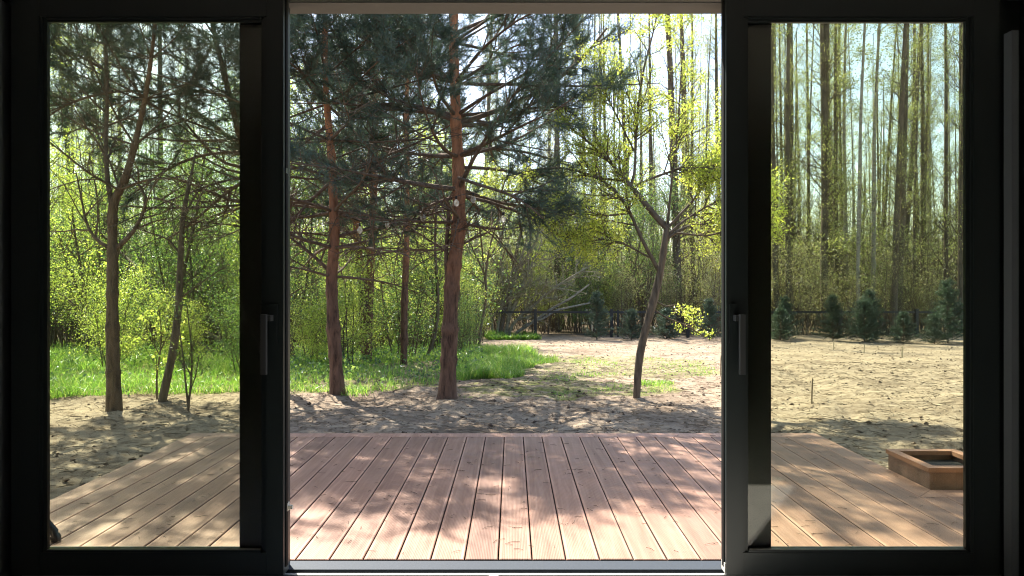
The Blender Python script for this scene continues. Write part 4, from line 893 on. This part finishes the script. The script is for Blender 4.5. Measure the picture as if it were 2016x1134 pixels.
# ================================================================== GROUND COVER AND SMALL THINGS
def grass_patch(name, poly, n, h, w, seed, lab, mat='grass', clump=.5):
    rng = np.random.default_rng(seed); lo, hi = poly.min(0), poly.max(0)
    lo = np.maximum(lo, (-17, 5)); x = rng.uniform(lo[0], hi[0], n * 3); 
    # nearer ground gets more blades, as a camera sees it
    y = lo[1] + (hi[1] - lo[1]) * rng.random(n * 3) ** 1.5
    jx, jy = x + .25 * fbm(x * 1.7, y * 1.7, 3), y + .3 * fbm(x * 1.7 + 40, y * 1.7, 3)
    jx = jx + .45 * fbm(x * .8 + 7, y * .8, 2); jy = jy + .5 * fbm(x * .8, y * .8 + 3, 2); ok = inpoly(jx, jy, poly); dn = fbm(x * .9 + 3, y * .9, 3); ok &= (rng.random(len(x)) < np.clip(.7 + clump * dn * 3, .04, 1)); x, y = x[ok][:n], y[ok][:n]
    K = len(x); hh = h * rng.uniform(.4, 1.25, K) * (1 + .6 * fbm(x * .7, y * .7 + 9, 2)); ww = w * rng.uniform(.7, 1.3, K) * (1 + (y - 9) * .04)
    a = rng.uniform(0, 6.28, K); s = np.c_[np.cos(a), np.sin(a), np.zeros(K)]; b = np.c_[x, y, zg(y) - .01]
    bend = np.c_[rng.normal(size=(K, 2)) * .35, np.ones(K)]; bend = nrm(bend)
    m1 = b + bend * (hh * .55)[:, None]; tip = b + nrm(bend + np.c_[rng.normal(size=(K, 2)) * .5, np.zeros(K)]) * hh[:, None]
    W = (ww / 2)[:, None]
    V = np.stack([b - s * W, b + s * W, m1 + s * W * .8, m1 - s * W * .8, tip], 1).reshape(-1, 3)
    i = np.arange(K)[:, None] * 5
    o = mesh_obj(name, V, [i + np.array([[0, 1, 2, 3]]), i + np.array([[3, 2, 4]])], M[mat]); tag(o, lab, 'grass', kind='stuff')
grass_patch('grass', GRASS, 120000, .20, .009, 601, 'long bright green grass under the trees at the left')
GRASS4 = region([(890, 752), (1000, 741), (1092, 718), (1060, 702), (960, 694), (900, 705)])
grass_patch('grass', GRASS4, 14000, .24, .010, 606, 'bright tall grass tongue reaching right past the thickest pine', clump=.25)
grass_patch('grass', GRASS2, 4000, .22, .02, 602, 'dark green grass strip at the foot of the stem cluster')
grass_patch('grass', GRASS3, 1600, .06, .007, 603, 'thin tuft of grass beside the young crooked tree')
grass_patch('grass', MOSS, 5000, .035, .007, 604, 'short sparse sprouting grass on the soil in the middle')
grass_patch('grass', MOSS2, 4000, .04, .009, 605, 'very short sprouting grass on the sunny soil')
# broad leaved weeds in the grass
rng = np.random.default_rng(610); wx = rng.uniform(-13, -.5, 1500); wy = rng.uniform(10, 17, 1500); ok = inpoly(wx, wy, GRASS) & (fbm(wx * .6, wy * .6, 2) > -.05); wx, wy = wx[ok], wy[ok]
a = np.c_[wx, wy, zg(wy) + rng.uniform(.05, .22, len(wx))]; f = Acc(); f.add(*leaves(a, np.tile((0, 0, .3), (len(a), 1)), .06, 9, .07, rng)); tag(f.obj('weeds', M['leaf_mid']), 'broad leaved weeds scattered through the long grass', 'weeds', kind='stuff')
# dry litter and clods on the soil
def clods(name, n, x0, x1, y0, y1, s0, s1, mat, seed, lab, flat=.5):
    rng = np.random.default_rng(seed); x = rng.uniform(x0, x1, n); y = y0 + (y1 - y0) * rng.random(n) ** 1.4; 
    keep = ~((x > -2.75) & (x < 2.65) & (y < 6.3)) & ~((x > 2.4) & (y < 5.1)); x, y = x[keep], y[keep]
    K = len(x); s = s0 + (s1 - s0) * rng.random(K) ** 3
    ico = np.array([(1, 0, 0), (-1, 0, 0), (0, 1, 0), (0, -1, 0), (0, 0, 1), (0, 0, -1)], float); fc = np.array([(0, 2, 4), (2, 1, 4), (1, 3, 4), (3, 0, 4), (2, 0, 5), (1, 2, 5), (3, 1, 5), (0, 3, 5)])
    V = ico[None] * rng.uniform(.5, 1.1, (K, 6, 1)) + rng.normal(size=(K, 6, 3)) * .2; ang = rng.uniform(0, 6.28, K); c, sn = np.cos(ang), np.sin(ang)
    V = np.stack([V[..., 0] * c[:, None] - V[..., 1] * sn[:, None], V[..., 0] * sn[:, None] + V[..., 1] * c[:, None], V[..., 2] * flat], -1) * s[:, None, None]
    gz = zg(y) + relief(x, y)
    V += np.c_[x, y, gz + s * flat * .35][:, None]
    F = (np.arange(K)[:, None, None] * 6 + fc[None]).reshape(-1, 3)
    tag(mesh_obj(name, V.reshape(-1, 3), [F], M[mat]), lab, 'soil clods', kind='stuff')
M['clod'] = plain('clod', (.20, .155, .115), .95, spec=.1, nscale=20, namp=.3); M['clod_dark'] = plain('clod_dark', (.085, .06, .045), .95, spec=.1, nscale=20, namp=.3)
clods('soil_clods', 22000, -9, 14, 4.2, 24, .005, .030, 'clod', 701, 'dry crumbs of soil scattered over the bare ground')
clods('dark_clods', 5200, -8, 15, 5, 24, .005, .042, 'clod_dark', 702, 'dark lumps of earth and bark on the bare ground')
rng = np.random.default_rng(703); K = 7000; x = rng.uniform(-7, 8, K); y = 5 + 9 * rng.random(K); keep = ~((x > -2.8) & (x < 2.7) & (y < 6.3)); x, y = x[keep], y[keep]; K = len(x)
a = rng.uniform(0, 6.28, K); L = rng.uniform(.03, .16, K); p0 = np.c_[x, y, zg(y) + relief(x, y) + .008]; p1 = p0 + np.c_[np.cos(a) * L, np.sin(a) * L, rng.uniform(0, .02, K)]
t = Acc(); t.tube(np.stack([p0, (p0 + p1) / 2 + np.array((0, 0, .004)), p1], 1), np.full((K, 3), .0025), 3); tag(t.obj('twig_litter', M['twig']), 'short dead twigs lying on the shaded soil', 'twigs', kind='stuff')

rng = np.random.default_rng(720); K = 420; x = rng.uniform(-2.5, 2.6, K); y = rng.uniform(3.4, 6.1, K); a = rng.uniform(0, 6.28, K); L = rng.uniform(.015, .06, K)
p0 = np.c_[x, y, np.full(K, .0035)]; p1 = p0 + np.c_[np.cos(a) * L, np.sin(a) * L, np.zeros(K)]
t = Acc(); t.tube(np.stack([p0, (p0 + p1) / 2 + np.c_[rng.normal(size=(K, 2)) * .003, np.full(K, .002)], p1], 1), np.full((K, 3), .0012), 3); tag(t.obj('needle_litter', M['twig']), 'dry pine needles and bits blown onto the terrace boards', 'needles', kind='stuff')
# stakes
M['stake'] = plain('stake', (.50, .42, .28), .8, nscale=8); M['rod'] = plain('rod', (.20, .15, .09), .8)
for px, py, top, wpx, mt, lab in ((1598, 796, 745, 3, 'rod', 'thin brown marker stick in the soil nearest the terrace at the right'), (1776, 706, 682, 3.5, 'stake', 'short pale wooden peg in the sunny soil at the right'),
                                  (1701, 697, 678, 2.2, 'stake', 'small pale peg left of the brightest peg'), (1641, 690, 668, 1.6, 'stake', 'tiny far peg near the row of spruces'), (1165, 664, 632, 3, 'stake', 'pale post leaning on the fence left of the lone spruce'), (1418, 745, 700, 1.6, 'rod', 'thin rod in the soil right beside the open right door leaf')):
    x, y, z = gp(px, py); h = (py - top) / FP * y; r = wpx / 2 / FP * y
    a = Acc(); a.tube(np.array([[(0, 0, -.05), (.004, 0, h * .5), (.012, 0, h)]]), np.full((1, 3), r), 6); o = a.obj('marker_stake', M[mt]); o.location = (x, y, z); tag(o, lab, 'stake')

# string of bulbs between the pines
M['cable'] = plain('cable', (.01, .01, .01), .5)
m, nt, out = newmat('bulb_glass'); gl = nt.nodes.new('ShaderNodeBsdfGlossy'); gl.inputs['Roughness'].default_value = .12; tr = nt.nodes.new('ShaderNodeBsdfTransparent'); tl = nt.nodes.new('ShaderNodeBsdfTranslucent'); tl.inputs[0].default_value = (.85, .82, .78, 1)
lw = nt.nodes.new('ShaderNodeLayerWeight'); lw.inputs[0].default_value = .35; mx = nt.nodes.new('ShaderNodeMixShader'); nt.links.new(lw.outputs[1], mx.inputs[0]); nt.links.new(tr.outputs[0], mx.inputs[1]); nt.links.new(gl.outputs[0], mx.inputs[2])
m3 = nt.nodes.new('ShaderNodeMixShader'); m3.inputs[0].default_value = .3; nt.links.new(mx.outputs[0], m3.inputs[1]); nt.links.new(tl.outputs[0], m3.inputs[2]); nt.links.new(m3.outputs[0], out.inputs[0]); M['bulb'] = m
bl = [(640, 440, 9.2), (703, 442, 8.9), (766, 428, 8.8), (839, 416, 8.75), (898, 386, 8.72), (934, 378, 8.8), (992, 421, 8.9), (1063, 442, 9.0), (1135, 433, 9.1), (1215, 400, 9.2), (1262, 385, 9.2)]
sr = empty('string_lights', tuple(P(898, 386, 8.72)), 'string of clear round bulbs hanging between the pines and the young tree', 'string lights'); so_ = np.array(sr.location)
cp = np.array([P(*b) for b in bl]); q = resample(list(map(tuple, np.c_[cp, np.full(len(cp), .0035)])), 60); a = Acc(); a.tube(q[None, :, :3], q[None, :, 3], 5); a.obj('cable', M['cable'], sr, False, so_)
def lathe(name, prof, mat, parent, k=12):
    n = len(prof); an = np.arange(k) * 2 * math.pi / k
    V = np.array([(r * math.cos(t), r * math.sin(t), z) for r, z in prof for t in an]); F = [(i * k + j, i * k + (j + 1) % k, (i + 1) * k + (j + 1) % k, (i + 1) * k + j) for i in range(n - 1) for j in range(k)]
    return mesh_obj(name, V, [np.array(F)], mat, parent, True)
sm = bm_ = None
for b in bl[1:-2]:
    i = np.abs(q[:, :3] - P(*b)).sum(1).argmin(); p = q[i, :3] - so_
    if sm is None:
        s = lathe('socket', [(0, .008), (.012, .006), (.014, -.03), (0, -.032)], M['cable'], sr); bb = lathe('bulb', [(.010, 0), (.016, -.012), (.030, -.032), (.034, -.052), (.028, -.073), (.014, -.086), (0, -.089)], M['bulb'], sr); sm, bm_ = s.data, bb.data
    else:
        s = link('socket', sm, sr); bb = link('bulb', bm_, sr)
    s.location = p; bb.location = p + np.array((0, 0, -.03))

# foot of a folded garden chair peeping in at the lower left
M['black_plastic'] = plain('black_plastic', (.01, .012, .016), .35); 
dk = empty('black_stand', (-2.28, 3.6, 0), 'black stand foot with slanting leg at the lower left corner of the terrace', 'stand')
def dt(name, pts, r, k=8, mat='black_plastic'):
    a = Acc(); a.tube(np.array([pts], float), np.array([r], float), k); a.obj(name, M[mat], dk, True)
dt('post', [(-.08, .01, 0.0), (-.055, .01, .06), (-.03, .01, .15)], [.018, .018, .018])
dt('leg', [(-.04, -.01, .135), (.0, -.015, .10), (.055, -.02, .045), (.06, -.02, .0)], [.02, .022, .02, .012])
dt('brace', [(-.09, -.04, .04), (-.04, -.05, .055), (.0, -.05, .045), (.02, -.04, .0)], [.006, .006, .006, .006], mat='metal')
dt('foot_cap', [(.055, -.02, .03), (.062, -.02, .015), (.064, -.02, .0)], [.024, .025, .022])
